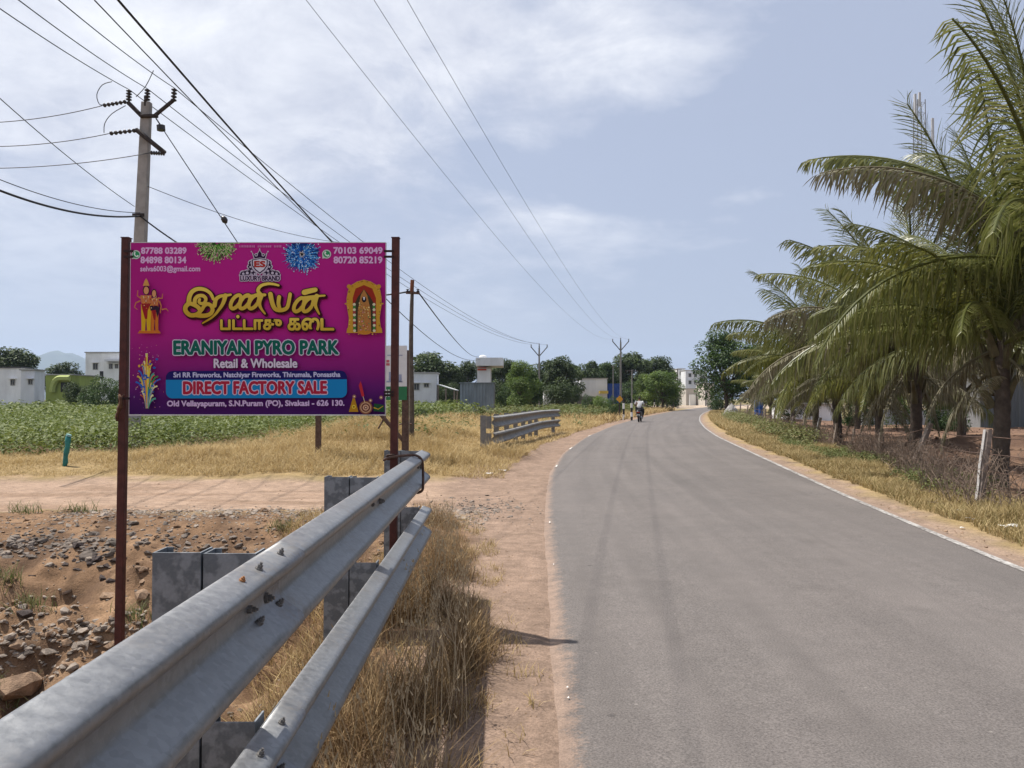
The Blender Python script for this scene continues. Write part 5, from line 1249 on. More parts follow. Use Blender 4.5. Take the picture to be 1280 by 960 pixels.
# ------------------------------------------------------------------ coconut palms
def frond_mesh(Lf, a0, a1, droop, seed, leaf=1.12, n=96):
    r = random.Random(seed); pts = []; p = Vector((0, 0, 0)); m = 16; tang = []
    for i in range(m + 1):
        t = i / m; a = a0 + (a1 - a0) * t ** 1.25; T = Vector((math.cos(a), .06 * math.sin(seed + t * 3), math.sin(a))).normalized(); pts.append(p.copy()); tang.append(T); p = p + T * (Lf / m)
    mb = MB(); mb.tube(pts, [.045 * (1 - .85 * i / m) + .005 for i in range(m + 1)], 5)
    V = [Vector(v) for v in mb.v]; F = []
    for f in mb.f:
        if len(f) == 4: F += [(f[0], f[1], f[2]), (f[0], f[2], f[3])]
    V = [tuple(v) for v in V]; RN = [.35] * len(V)
    for k in range(n):
        t = .13 + .87 * (k + r.uniform(-.3, .3)) / (n - 1); t = min(max(t, .12), 1.); f = t * m; i = min(int(f), m - 1); B = pts[i].lerp(pts[i+1], f - i); T = tang[i].lerp(tang[i+1], f - i).normalized()
        ln = leaf * (.35 + .65 * math.sin(PI * min(1, (t * .92 + .10)) ** .8)) * r.uniform(.85, 1.1)
        side = Vector((0, 1, 0)); up = T.cross(side) * -1
        for sg in (-1, 1):
            if r.random() < .09: continue
            dr = droop * r.uniform(.7, 1.35); jit = Vector((r.gauss(0, .10), r.gauss(0, .10), r.gauss(0, .10)))
            d0 = (side * sg * .78 + T * (.45 + .5 * t + .55 * max(0, 1 - 2 * droop)) + up * (.32 - .2 * droop) + Vector((0, 0, -.30 * dr)) + jit).normalized()
            q1 = B + d0 * ln * .32; d1 = (d0 * (1 / (1 + dr)) + Vector((0, 0, -.62 * dr)) + jit).normalized(); q2 = q1 + d1 * ln * .34; d2 = (d1 + Vector((0, 0, -.55 * dr)) + jit).normalized(); q3 = q2 + d2 * ln * .36
            w = .0195; wv = T * w; wv2 = (T * .9 + side * sg * .25) * w
            n0 = len(V); V += [tuple(B - wv * .6), tuple(B + wv * .6), tuple(q1 - wv2), tuple(q1 + wv2), tuple(q2 - wv2 * .8), tuple(q2 + wv2 * .8), tuple(q3)]
            F += [(n0, n0+1, n0+2), (n0+1, n0+3, n0+2), (n0+2, n0+3, n0+4), (n0+3, n0+5, n0+4), (n0+4, n0+5, n0+6)]; c = min(1, max(0, .5 + r.gauss(0, .24))); RN += [c] * 7
    return npmesh('frond', V, F, rnd=RN)
M_fr = {'g': mat('palm_frond_green', (1, 1, 1), .42, 0, .12, 1.5, attr=[(.07, .082, .018), (.13, .145, .036), (.185, .195, .06), (.28, .27, .12)], trans=.38, spec=.5),
        'y': mat('palm_frond_yellowing', (1, 1, 1), .45, 0, .12, 1.5, attr=[(.085, .10, .02), (.14, .15, .03), (.20, .20, .045), (.26, .245, .085)], trans=.38, spec=.5),
        'd': mat('palm_frond_drying', (1, 1, 1), .7, 0, .15, 1.5, attr=[(.10, .085, .045), (.17, .15, .09), (.26, .235, .16), (.12, .12, .04)], trans=.2)}
AGES = 9
FR = []
for i in range(AGES):
    t = i / (AGES - 1); row = []
    for v in range(2):
        a0 = R(84 - 66 * t + (6 if v else -4)); a1 = R(58 - 122 * t ** .85 + (8 if v else -8))
        row.append(frond_mesh(4.4 + .5 * math.sin(i * 1.7 + v), a0, a1, .06 + 1.75 * max(0, t - .12) ** .8, i * 10 + v))
    FR.append(row)
FR.append([frond_mesh(2.7, R(-25), R(-84), 1.6, 95, .7, 60), frond_mesh(2.4, R(-40), R(-86), 1.7, 96, .6, 54)])       # dead fronds hanging by the trunk
FRC = {}
def frond_data(i, v, k):
    key = (i, v, k)
    if key not in FRC: c = FR[i][v].copy(); c.materials.clear(); c.materials.append(M_fr[k]); FRC[key] = c
    return FRC[key]
M_ptrunk = mat('palm_trunk', (.085, .066, .052), .95, 0, .35, 7, .6, 25)
M_boot = mat('palm_leaf_bases', (.10, .085, .045), .9, 0, .35, 6)
def palm(px, d, hc, label, seed, size=1., nf=26, lean=0., dry=.25):
    r = random.Random(seed); x = PX(px, d); z0 = gz1(x, d); o = thing('coconut_palm', (x, d, z0), label, 'palm tree', 'coconut palms in the grove')
    mb = MB(); pts = []; rad = []; nn = 22
    for i in range(nn + 1):
        t = i / nn; pts.append((lean * t * t, .1 * math.sin(t * 3 + seed), -.3 + (hc + .3) * t)); rad.append((.175 - .05 * t + .12 * max(0, .22 - t) * 2) * (1.06 if i % 2 else .96) * size)
    mb.tube(pts, rad, 12); mb.build('trunk', M_ptrunk, o, smooth=True)
    for k in range(11):                                   # old leaf bases clasping the top of the trunk
        a = k * 2.4 + seed; z = hc * (.55 + .45 * k / 11); ln = r.uniform(.5, .95); q = Vector((lean * (z / hc) ** 2, 0, z)); dv = Vector((math.cos(a), math.sin(a), 0))
        mb = MB(); mb.tube([q + dv * .12 * size, q + dv * .26 * size + Vector((0, 0, ln * .45)), q + dv * (.36 + .15 * r.random()) + Vector((0, 0, ln))], [.10, .07, .035], 5); mb.build('leaf_base', M_boot, o)
    for k in range(nf):
        t = k / (nf - 1); i = min(AGES - 1, int(t ** .9 * AGES)); a = k * 2.39996 + seed * 1.3 + r.uniform(-.2, .2)
        u = r.random(); kd = 'g'
        if t > .5 and u < dry: kd = 'd'
        elif t > .35 and u < dry + .14: kd = 'y'
        f = link('frond', frond_data(i, r.randint(0, 1), kd), None, o)
        f.location = (lean + .12 * math.cos(a) * size, .12 * math.sin(a) * size, hc + .18 - .35 * t); f.rotation_euler = (r.uniform(-.12, .12), 0, a); f.scale = (size * r.uniform(.9, 1.12),) * 3
    for k in range(4):
        a = k * 1.7 + seed; f = link('dead_frond', frond_data(AGES, k % 2, 'd'), None, o); f.location = (lean * .9 + .14 * math.cos(a), .14 * math.sin(a), hc - .25 - .1 * k); f.rotation_euler = (r.uniform(-.2, .2), 0, a); f.scale = (size * r.uniform(.7, .95),) * 3
    if size > .9:
        for k in range(3):
            a = seed + k * 2; mb = MB(); mb.lathe((lean + .3 * math.cos(a), .3 * math.sin(a), hc - .15), [(.03, .22), (.10, .17), (.13, .06), (.10, -.06), (.03, -.12)], 8); mb.build('coconut', mat('green_coconut', (.16, .15, .03), .5), o, smooth=True)
    return o
for a in ((1246, 14.2, 2.9, 'nearest coconut palm with a bare lower trunk behind the whitewashed post', 3, .90, 32, .1, .25), (1146, 19.6, 2.85, 'coconut palm behind the tilted fence post', 8, .92, 32, -.1, .35), (1098, 25.5, 2.2, 'short coconut palm left of the palm behind the tilted post', 11, .82, 30, 0, .4),
          (1072, 41, 2.6, 'coconut palm set deeper in the grove among the middle palms', 13, .9, 24, .1, .3), (1046, 28, 2.8, 'coconut palm with long droopy greying fronds over the verge', 17, .95, 32, -.1, .5), (1020, 34, 2.4, 'coconut palm left of the one with greying fronds', 19, .86, 30, .1, .45),
          (990, 46, 2.1, 'small far coconut palm near the bend', 23, .72, 24, .1, .45), (962, 56, 1.9, 'farthest coconut palm beside the round green tree', 29, .66, 22, .1, .45), (1345, 13.4, 4.0, 'tall coconut palm leaning in from the right edge', 32, 1.0, 30, -.3, .15), (1290, 24, 4.0, 'coconut palm at the right edge behind the nearest one', 37, .9, 26, 0, .2), (1200, 30, 3.1, 'coconut palm in the gap between the two nearest trunks', 41, .95, 30, .1, .3)):
    palm(*a)
# broken dry frond hooked on the nearest trunk
fb = link('fallen_frond', frond_data(8, 0, 'd'), None); g = P(1206, 522, 12.6); fb.location = (g.x, 12.6, g.z); fb.rotation_euler = (.2, -.95, .35); fb.scale = (.28, .22, .28)
tag(fb, 'broken dry palm frond propped against the nearest palm trunk', 'palm frond')

# ------------------------------------------------------------------ grove fence
M_stonepost = mat('granite_post', (.22, .18, .155), .95, 0, .35, 9, .6, 30)
M_sunlit = mat('sunlit_side_tone', (.42, .40, .38), .9, 0, .25, 14)  # pale colour standing in for sunlight on the post sides
f0 = G(1210, 632); fence = thing('wire_fence', (f0.x, f0.y, f0.z), 'sagging wire fence on rough stone and timber posts along the palm grove', 'fence')
fo = Vector((f0.x, f0.y, f0.z)); tops = []
def fpost(px0, py0, px1, py1, w, white=False, mtl=None):
    g = G(px0, py0); b = P(px1, py1, g.y + .02); mb = MB(fo); pts = []
    for i in range(6):
        t = i / 5; q = (g - Vector((0, 0, .15))).lerp(b, t); pts.append(q + Vector((random.uniform(-.012, .012), random.uniform(-.01, .01), 0)))
    mb.tube(pts, [w, w * .95, w, w * .92, w * .96, w * .9], 6); po = mb.build('post', mtl or M_stonepost, fence)
    if white:  # pale strip paints the sun-facing left side of the post lighter
        mb = MB(fo); q = pts; mb.add([q[i] + Vector((-w * 1.03, -w * .02, 0)) for i in (1, 2, 3, 4, 5)] + [q[i] + Vector((-w * .84, -w * .52, 0)) for i in (1, 2, 3, 4, 5)], [(i, i+1, i+6, i+5) for i in range(4)])
        wo_ = mb.build('sunlit_strip', M_sunlit, po); s__ = wo_.modifiers.new('thick', 'SOLIDIFY'); s__.thickness = .006
    tops.append((g, b))
M_tim = mat('fence_timber', (.25, .20, .16), .95, 0, .35, 8, .5, 30)
for a in ((1220, 634, 1236, 537, 0.066, True), (1134, 590, 1163, 529, 0.07, False), (1098, 577, 1101, 540, 0.05, False, M_tim), (1062, 566, 1068, 536, 0.05, False, M_tim), (1040, 561, 1046, 529, 0.05, False, M_tim), (1018, 556, 1026, 522, 0.06, True, M_tim), (1003, 550, 1006, 520, 0.05, False, M_tim), (987, 545, 992, 520, 0.06, False), (966, 538, 969, 512, 0.05, True, M_tim), (955, 533, 957, 511, 0.06, False, M_tim), (932, 527, 935, 507, 0.06, False, M_tim), (924, 523, 926, 503, 0.06, False, M_stonepost)): fpost(*a)
# wires strung between neighbouring posts
allp = [(Vector((8.2, 5.5, -.05)), Vector((8.25, 5.5, 1.1)))] + tops
for i in range(len(allp) - 1):
    (g0, b0), (g1, b1) = allp[i], allp[i+1]
    mb = MB(fo)
    for k in range(4):
        t = .25 + .22 * k; p0 = g0.lerp(b0, t); p1 = g1.lerp(b1, t); pts = [p0.lerp(p1, s__ / 6) - Vector((0, 0, .25 * (s__ / 6) * (1 - s__ / 6))) for s__ in range(7)]; mb.tube(pts, .004 + .00012 * g1.y, 4, False)
    mb.build('wire', M_rust, fence)
# dead twigs woven along the fence
pts_ = []
mb = MB()
for i in range(len(allp) - 1):
    (g0, b0), (g1, b1) = allp[i], allp[i+1]; ln = (g1 - g0).length
    for k in range(int(ln * 70)):
        t = random.random(); q = g0.lerp(g1, t) + Vector((random.uniform(-.35, .35), random.uniform(-.2, .2), 0)); q.z = gz1(q.x, q.y); h = random.uniform(.15, .85) ** 1.3; a = random.uniform(0, 6.28); l = random.uniform(.1, .5)
        p1 = q + Vector((l * .4 * math.cos(a), l * .4 * math.sin(a), h * .6)); p2 = q + Vector((l * math.cos(a), l * math.sin(a), h)); mb.tube([q, p1, p2], [.006, .005, .003], 3, False)
        for j in range(2):
            w_ = p1.lerp(p2, random.random()); mb.tube([w_, w_ + Vector((random.uniform(-.15, .15), random.uniform(-.1, .1), random.uniform(-.02, .16)))], [.003, .002], 3, False)
tag(mb.build('dead_twigs', mat('dead_twigs', (.17, .125, .095), .95, 0, .35, 5)), 'brown dead twigs tangled along the grove fence', 'twigs', kind='stuff')

# ------------------------------------------------------------------ buildings
M_dark = mat('dark_opening', (.025, .025, .028), .6, 0, .2)
M_glass = mat('window_glass', (.035, .04, .045), .15, 0, .2, spec=.5)
def wallmat(name, c, streak=.18): return mat(name, c, .9, 0, streak, .7, .15, 8, stretch=(1, 1, .35))
M_frame = mat('window_frame', (.28, .27, .25), .7)
M_roofslab = mat('roof_slab', (.33, .32, .31), .9, 0, .2, 1)
def building(name, px0, px1, ytop, d, depth, wm, label, wins=(), doors=(), parapet=True, group=None, cat='building', zb=None, slab=None):
    x0, x1 = PX(px0, d), PX(px1, d); z0 = gz1((x0 + x1) / 2, d) - .2 if zb is None else zb; z1 = PZ(ytop, d); o = Vector(((x0 + x1) / 2, d, z0))
    t = thing(name, o, label, cat, group)
    mb = MB(o); mb.box((x0, d, z0), (x1, d + depth, z1)); w = mb.build('wall', wm, t)
    if parapet:
        e = .12; mb = MB(o)
        mb.box((x0 - e, d - e, z1 + .003), (x1 + e, d + depth + e, z1 + .12)); mb.build('roof', slab or M_roofslab, t)
    for (a, b_, ya, yb) in wins:
        xa, xb = PX(a, d), PX(b_, d); za, zc = PZ(yb, d), PZ(ya, d); mb = MB(o); fw = .07
        for p, q in (((xa - fw, d - .05, za - fw), (xb + fw, d + .01, za)), ((xa - fw, d - .05, zc), (xb + fw, d + .01, zc + fw)), ((xa - fw, d - .05, za), (xa, d + .01, zc)), ((xb, d - .05, za), (xb + fw, d + .01, zc))): mb.box(p, q)
        mb.box(((xa + xb) / 2 - .03, d - .03, za), ((xa + xb) / 2 + .03, d + .01, zc)); wi = mb.build('window', M_frame, t)
        mb = MB(o); mb.box((xa, d - .012, za), (xb, d + .02, zc)); mb.build('pane', M_glass, wi)
        mb = MB(o); mb.box((xa - .2, d - .35, zc + fw + .02), (xb + .2, d + .01, zc + fw + .1)); mb.build('sunshade', wm, wi)
    for (a, b_, ya, yb) in doors:
        mb = MB(o); mb.box((PX(a, d), d - .03, PZ(yb, d)), (PX(b_, d), d + .02, PZ(ya, d))); mb.build('door', M_dark, t)
    return t, o
W1 = wallmat('white_render', (.74, .74, .73)); W2 = wallmat('grey_white_render', (.60, .61, .63)); W3 = wallmat('cream_render', (.46, .42, .37)); W4 = wallmat('lime_paint', (.26, .31, .08), .2); W5 = wallmat('dull_grey_render', (.33, .33, .33))
def corrugated(name, px0, px1, ytop, d, depth, m, label, pitch=.28, ybot=None, cat='shed', roof=True):
    x0, x1 = PX(px0, d), PX(px1, d); z0 = gz1((x0 + x1) / 2, d) - .1; z1 = PZ(ytop, d); o = Vector(((x0 + x1) / 2, d, z0)); t = thing(name, o, label, cat)
    n = max(4, int((x1 - x0) / pitch))
    for k in range(n):                                  # folded sheets, one panel each
        xa = x0 + (x1 - x0) * k / n; xb = x0 + (x1 - x0) * (k + 1) / n; w = xb - xa; mb = MB(o); dy = .05
        pr = [(xa, 0), (xa + w * .3, 0), (xa + w * .45, -dy), (xa + w * .8, -dy), (xa + w * .95, 0), (xb - .004, 0)]
        mb.add([(a, d + b_, z) for z in (z0, z1) for a, b_ in pr], [(i, i+1, i+7, i+6) for i in range(5)]); mb.build('sheet', m, t)
    mb = MB(o); mb.box((x0 + .02, d + .03, z0), (x1 - .02, d + depth, z1 - .06)); mb.build('frame', mat('shed_inner', (.2, .2, .2), .9), t)
    if roof: mb = MB(o); mb.box((x0 - .1, d - .15, z1), (x1 + .1, d + depth + .1, z1 + .08)); mb.build('roof', m, t)
    return t
# left edge
t, o = building('shed', -60, 25.8, 460, 74, 1.6, W1, 'long low white shed at the left edge of the field', [(14, 18, 475, 481)], (), True, slab=mat('dark_sheet_roof', (.08, .08, .085), .7))
building('shed', 26, 43, 463, 73, 1.6, W2, 'white flat roofed annex at the right end of the long shed', [(36, 40, 475, 480)], ())
t, o = building('hut', 57, 90, 469, 88, 6, W4, 'lime green painted hut between shed and two storey house', (), [(76, 88, 478, 490)])
mb = MB(o); q = [(PX(67 + 10 * (1 - math.cos(a)), 88), 87.7, PZ(490 - 17 * math.sin(a), 88)) for a in np.linspace(0, PI * .5, 8)]; mb.tube(q + [(PX(89, 88), 87.7, PZ(473, 88))], .35, 6); mb.build('arch', mat('bright_lime_paint', (.33, .38, .12), .8), t)
building('annex', 90, 106, 473, 100, 6, W2, 'low grey white block left of the two storey house')
t, o = building('house', 106.5, 172, 441, 100, 12, W1, 'white two storey house seen left of the billboard', [(116.5, 121.5, 454.5, 461.5), (136.5, 140, 455, 460.5), (144, 147, 455.5, 460)], [(124.5, 129, 464, 473)])
mb = MB(o); mb.box((PX(134, 100), 99.2, PZ(452, 100)), (PX(158, 100), 99.98, PZ(449.5, 100))); mb.build('ledge', W2, t)
# centre
building('house', 507, 545, 466.5, 84, 3, W2, 'low white house with two dark windows right of the timber pole', [(518, 523.5, 480, 487), (530.5, 535.5, 480, 483.5)])
mbx, o = building('stair_block', 500, 512, 461, 88, 4, W1, 'taller white block behind the left end of the low house')
lo = Vector((PX(557, 86), 86, gz1(PX(557, 86), 86))); lt = thing('lean_to', lo, 'open lean-to with pale sheet roof beside the low white house', 'shelter')
mb = MB(lo); mb.add([(PX(547, 86), 85, PZ(481, 86)), (PX(570, 86), 85, PZ(488, 86)), (PX(570, 86), 90, PZ(488, 86)), (PX(547, 86), 90, PZ(481, 86)), (PX(547, 86), 85, PZ(480, 86)), (PX(570, 86), 85, PZ(487, 86)), (PX(570, 86), 90, PZ(487, 86)), (PX(547, 86), 90, PZ(480, 86))], [(0, 3, 2, 1), (4, 5, 6, 7), (0, 1, 5, 4), (1, 2, 6, 5), (2, 3, 7, 6), (3, 0, 4, 7)]); mb.build('roof', W1, lt)
for px, yy in ((548.5, 85.2), (568.5, 85.2), (568.5, 89.8), (558, 85.2)): mb = MB(lo); mb.tube([(PX(px, 86), yy, lo.z - .2), (PX(px, 86), yy, PZ(481.5 + (px - 547) * .3, 86))], .1, 6); mb.build('post', M_tim, lt)
corrugated('shed', 575, 617.5, 479, 78, 6, mat('blue_grey_sheet', (.19, .225, .26), .5, .3, .3, 1.5, stretch=(1, 1, .3)), 'blue grey corrugated sheet shed before the tank house')
t, o = building('tank_house', 596.5, 613, 461, 104, 5, W2, 'narrow grey white tank house with overhanging slab and red band', (), ())
mb = MB(o); mb.box((PX(595, 104), 103, PZ(457.5, 104)), (PX(629, 104), 110, PZ(447.5, 104))); mb.build('overhang', W2, t)
mb = MB(o); mb.box((PX(597, 104), 103.9, PZ(463, 104)), (PX(608, 104), 103.98, PZ(459, 104))); mb.build('red_band', mat('red_band', (.40, .06, .04), .7), t)
mb = MB(o); mb.lathe((PX(603, 104), 106, PZ(447.5, 104)), [(.5, 0), (.5, .35), (.44, .42), (.25, .5), (.08, .52)], 14); mb.build('water_tank', mat('white_tank', (.75, .75, .74), .5), t, smooth=True)
building('block_wall', 680, 689, 489, 92, 3, W2, 'small grey block hut behind the short guardrail pole', (), ())
fwz = gz1(2, 78); mb = MB((5, 78, fwz)); mb.box((PX(668, 78), 78, fwz - .2), (PX(738, 78), 78.3, fwz + .45)); tag(mb.build('boundary_wall', W1), 'low pale boundary wall in the grass behind the short guardrail', 'wall')
t, o = building('warehouse', 725.5, 759, 473.5, 118, 14, W2, 'plain white warehouse between dark trees left of the blue yard')
mb = MB(o); mb.box((PX(749, 117), 116.6, PZ(492, 117)), (PX(760, 117), 117.6, PZ(488.5, 117))); mb.build('yellow_awning', mat('yellow_awning', (.50, .36, .08), .8), t)
corrugated('sheet_fence', 759.5, 777.5, 479.5, 119, .5, mat('blue_sheet', (.015, .05, .22), .5, 0, .2, 1), 'bright blue sheet fence around the yard by the two poles', .5, cat='fence', roof=False)
mb = MB((PX(733, 104), 104, 0)); zr = gz1(PX(733, 104), 104)
mb.box((PX(714, 104), 104, zr - .2), (PX(750, 104), 104.6, PZ(495.5, 104))); tag(mb.build('rubble_wall', mat('dark_rubble_wall', (.10, .095, .09), .95, 0, .5, 2, .8, 4)), 'dark stone wall in front of the white warehouse', 'wall')
# beyond the bend
building('house', 857, 876, 463, 200, 14, W2, 'tall grey white house at the end of the road', [(861, 864, 467, 471), (868, 871, 467, 471), (861, 864, 476, 480), (868, 871, 476, 480)])
building('house', 848, 856.5, 461, 206, 12, W1, 'white balcony house left of the tall grey white house', [(850, 854, 465, 469), (850, 854, 474, 478)])
building('house', 876.5, 884, 465, 215, 10, W5, 'grey block behind the tall house near the cream one', [(878, 881, 470, 474)])
building('shop', 857.5, 880, 486, 188, 8, W3, 'low tan shop with white front at the end of the road', (), [(873, 876, 493, 501)])
mb = MB((PX(866, 187), 187, 0)); zr = gz1(PX(866, 187), 187); mb.box((PX(862, 187), 187.3, zr), (PX(870, 187), 187.7, PZ(493, 187))); tag(mb.build('shutter', W1), 'white rolling shutter standing before the tan shop', 'shutter')
building('house', 881.5, 893, 479, 180, 9, W3, 'cream roadside house under the round green tree', [(884, 886.5, 483, 487)], [(888, 891, 490, 500)])
# behind the palms
M_blue = mat('grey_blue_sheet', (.10, .115, .12), .6, .2, .25, 1.2, stretch=(1, 1, .3))
corrugated('sheet_wall', 1225, 1330, 436, 44, 3, M_blue, 'grey blue corrugated sheet building behind the nearest palm', .4)
corrugated('sheet_wall', 1080, 1224, 512, 48, 1, mat('pale_sheet', (.34, .37, .40), .6, .1, .25, 1.2), 'pale low sheet wall behind the bushes of the grove', .5, cat='wall', roof=False)
building('hut', 985, 1052, 506, 60, 4, W1, 'low white hut seen between the far palm trunks', (), [(1008, 1016, 508, 520)])
mb = MB((PX(912, 66), 66, 0))
def heap(px, d, wpx, hpx, m, label, name='gravel_heap'):
    x = PX(px, d); z = gz1(x, d); W = wpx * d / FPX / 2; H = hpx * d / FPX; vs = []; fs = []; n, k = 20, 7
    for j in range(k):
        t = j / (k - 1)
        for i in range(n):
            a = 2 * PI * i / n; r_ = W * (1 - t) ** .8 * (1 + .14 * math.sin(a * 3 + j) + random.uniform(-.07, .07)); vs.append((x + r_ * math.cos(a), d + r_ * math.sin(a) * .8, z - .1 + H * t * (1 + random.uniform(-.06, .06))))
    for j in range(k - 1):
        for i in range(n): i2 = (i + 1) % n; fs.append((j*n+i, j*n+i2, (j+1)*n+i2, (j+1)*n+i))
    m_ = MB((x, d, z)); m_.add(vs, fs); return tag(m_.build(name, m), label, 'heap')
heap(914, 64, 30, 19, mat('gravel_heap', (.30, .285, .27), .95, 0, .4, 2.5, 1., 9), 'grey gravel heap under the round green tree')
heap(772, 92, 20, 6, MATS['gravel_heap'], 'low rubble heap beside the blue fence', 'rubble_heap')
def barrel(px, d, ytop, wpx, label):
    x = PX(px, d); z = gz1(x, d); r_ = wpx * d / FPX / 2; H = PZ(ytop, d) - z; m_ = MB((x, d, z))
    m_.lathe((x, d, z), [(r_ * .9, 0), (r_, .05), (r_, H * .3), (r_ * 1.05, H * .33), (r_, H * .36), (r_, H * .64), (r_ * 1.05, H * .67), (r_, H * .7), (r_, H * .95), (r_ * .9, H)], 14)
    tag(m_.build('barrel', mat('blue_plastic', (.03, .10, .32), .4), smooth=True), label, 'barrel', 'blue barrels at the grove')
barrel(945.5, 60, 500, 5.5, 'left blue plastic barrel between the far palm trunks'); barrel(951, 60.3, 499, 5.5, 'right blue plastic barrel between the far palm trunks')

# lattice mast far behind the palms
md = 120.; mx_ = PX(1153, md); mo = Vector((mx_, md, gz1(mx_, md))); mast = thing('lattice_mast', mo, 'slim lattice telecom mast rising behind the palms', 'mast'); zt = PZ(126, md)
M_mast = mat('mast_steel', (.22, .22, .23), .6, .3)
def mw(z): return .95 - .35 * (z - mo.z) / (zt - mo.z)
for sx in (-1, 1):
    for sy in (-1, 1): mb = MB(mo); mb.tube([(mx_ + sx * mw(mo.z), md + sy * mw(mo.z), mo.z - .3), (mx_ + sx * mw(zt), md + sy * mw(zt), zt)], .07, 5); mb.build('leg', M_mast, mast)
mb = MB(mo); z = mo.z; k = 0
while z < zt - 1.6:
    z2 = z + 1.6; w0, w1 = mw(z), mw(z2)
    for (ax, ay, bx, by) in ((-1, -1, 1, -1), (1, -1, 1, 1), (1, 1, -1, 1), (-1, 1, -1, -1)):
        mb.tube([(mx_ + ax * w0, md + ay * w0, z), (mx_ + bx * w1, md + by * w1, z2)], .035, 3, False); mb.tube([(mx_ + ax * w1, md + ay * w1, z2), (mx_ + bx * w1, md + by * w1, z2)], .03, 3, False)
    z = z2
mb.build('bracing', M_mast, mast)
for px, y0, y1 in ((1144.5, 120, 150), (1166, 150, 182), (1150, 118, 135)): mb = MB(mo); x_ = PX(px, md); mb.box((x_ - .16, md - .9, PZ(y1, md)), (x_ + .16, md - .6, PZ(y0, md))); mb.tube([(x_, md - .7, PZ((y0 + y1) / 2, md)), (mx_, md, PZ((y0 + y1) / 2, md))], .04, 4); mb.build('antenna', mat('antenna_grey', (.45, .45, .46), .5), mast)

# roadside markers beyond the scooter
def marker(px, d, ytop, kind, label):
    x = PX(px, d); z = gz1(x, d); o = Vector((x, d, z)); H = PZ(ytop, d) - z
    if kind == 'orange':
        t = thing('warning_sign', o, label, 'sign'); mb = MB(o); mb.tube([(x, d, z - .2), (x, d, z + H)], .05, 6); mb.build('post', M_galv_arm, t); s__ = .27; c = z + H - .3
        mb = MB(o); mb.add([(x - s__, d - .07, c), (x, d - .07, c - s__), (x + s__, d - .07, c), (x, d - .07, c + s__), (x - s__, d - .05, c), (x, d - .05, c - s__), (x + s__, d - .05, c), (x, d - .05, c + s__)], [(0, 1, 2, 3), (7, 6, 5, 4), (0, 4, 5, 1), (1, 5, 6, 2), (2, 6, 7, 3), (3, 7, 4, 0)]); mb.build('plate', mat('orange_plate', (.62, .30, .03), .6), t)
    else:
        t = thing('marker_post', o, label, 'marker post'); n = 4
        for k in range(n): mb = MB(o); mb.tube([(x, d, z + H * k / n - (.2 if k == 0 else 0)), (x, d, z + H * (k + 1) / n)], .075, 8); mb.build('band', mat('marker_white', (.68, .67, .65), .7) if k % 2 == (kind == 'b') else M_dark, t)
marker(774.5, 58, 494, 'orange', 'orange diamond warning sign left of the motor scooter'); marker(779.5, 56, 497, 'a', 'black and white banded marker post beside the orange sign'); marker(789.5, 54, 504, 'b', 'short banded marker post just left of the rider'); marker(818, 100, 499, 'a', 'distant banded marker post right of the rider')
bx = PX(837.5, 125); bz = gz1(bx, 125); bo = Vector((bx, 125, bz)); t = thing('direction_board', bo, 'dark slate direction board on two posts near the bend', 'sign')
mb = MB(bo); mb.box((PX(831, 125), 125, PZ(499, 125)), (PX(844, 125), 125.08, PZ(492, 125))); mb.build('board', mat('slate_board', (.07, .085, .11), .6), t)
for px in (833, 842): mb = MB(bo); mb.tube([(PX(px, 125), 125.15, bz - .2), (PX(px, 125), 125.15, PZ(493, 125))], .07, 6); mb.build('post', M_galv_arm, t)
# teal wrapped marker in the crop edge
g = G(82, 583); td = g.y; m_ = MB(g); mt_ = mat('teal_wrap', (.02, .16, .15), .45, 0, .3, 6, .4, 20)
tp = [P(80.5 + i * .9 + .5 * math.sin(i * 2), 584 - i * 6.5, td) for i in range(7)]; mk = thing('wrapped_stake', g, 'teal plastic wrapped stake at the edge of the crop', 'stake')
m_.tube(tp, [.04, .052, .044, .056, .048, .058, .052], 8); m_.build('wrap', mt_, mk, smooth=True); m_ = MB(g); m_.tube([tp[-1], P(86.5, 543, td)], [.062, .05], 8); m_.build('frayed_top', mat('pale_teal', (.16, .30, .29), .6), mk)

# ------------------------------------------------------------------ motor scooter and rider
sd_ = 50.; sx_ = PX(799.5, sd_); sz_ = road_z(sx_, sd_) + .002; hd = -R(16)
scoot = thing('motor_scooter', (sx_, sd_, sz_), 'dark motor scooter seen from behind on the road', 'scooter', None, hd)
M_sb = mat('scooter_body', (.03, .03, .035), .35, 0, .2, spec=.5); M_ty = mat('tyre_rubber', (.015, .015, .016), .9); M_tail = mat('tail_lamp', (.25, .015, .012), .3); M_plate = mat('number_plate', (.62, .62, .58), .5); M_chr = mat('scooter_metal', (.3, .3, .3), .35, .8)
def wheel(y, r_):
    m_ = MB(); pts = [(0, y + (r_ - .045) * math.cos(a), r_ + (r_ - .045) * math.sin(a)) for a in np.linspace(0, 2 * PI, 21)]; m_.tube(pts, .05, 8, False); w_ = m_.build('wheel', M_ty, scoot, smooth=True)
    m_ = MB(); m_.tube([(-.05, y, r_), (.05, y, r_)], r_ - .08, 14); m_.build('rim', M_chr, w_)
wheel(-.55, .25); wheel(.68, .25)
def loft(secs):                       # sections: (y, zc, half width, half height)
    m_ = MB(); vs = []; fs = []; n = 12
    for (y, z, w, h) in secs:
        for k in range(n):
            a = 2 * PI * k / n; vs.append((w * math.copysign(abs(math.cos(a)) ** .7, math.cos(a)), y, z + h * math.copysign(abs(math.sin(a)) ** .7, math.sin(a))))
    for i in range(len(secs) - 1):
        for k in range(n): k2 = (k + 1) % n; fs.append((i*n+k, i*n+k2, (i+1)*n+k2, (i+1)*n+k))
    fs.append(tuple(range(n))[::-1]); fs.append(tuple((len(secs)-1)*n + k for k in range(n))); m_.add(vs, fs); return m_
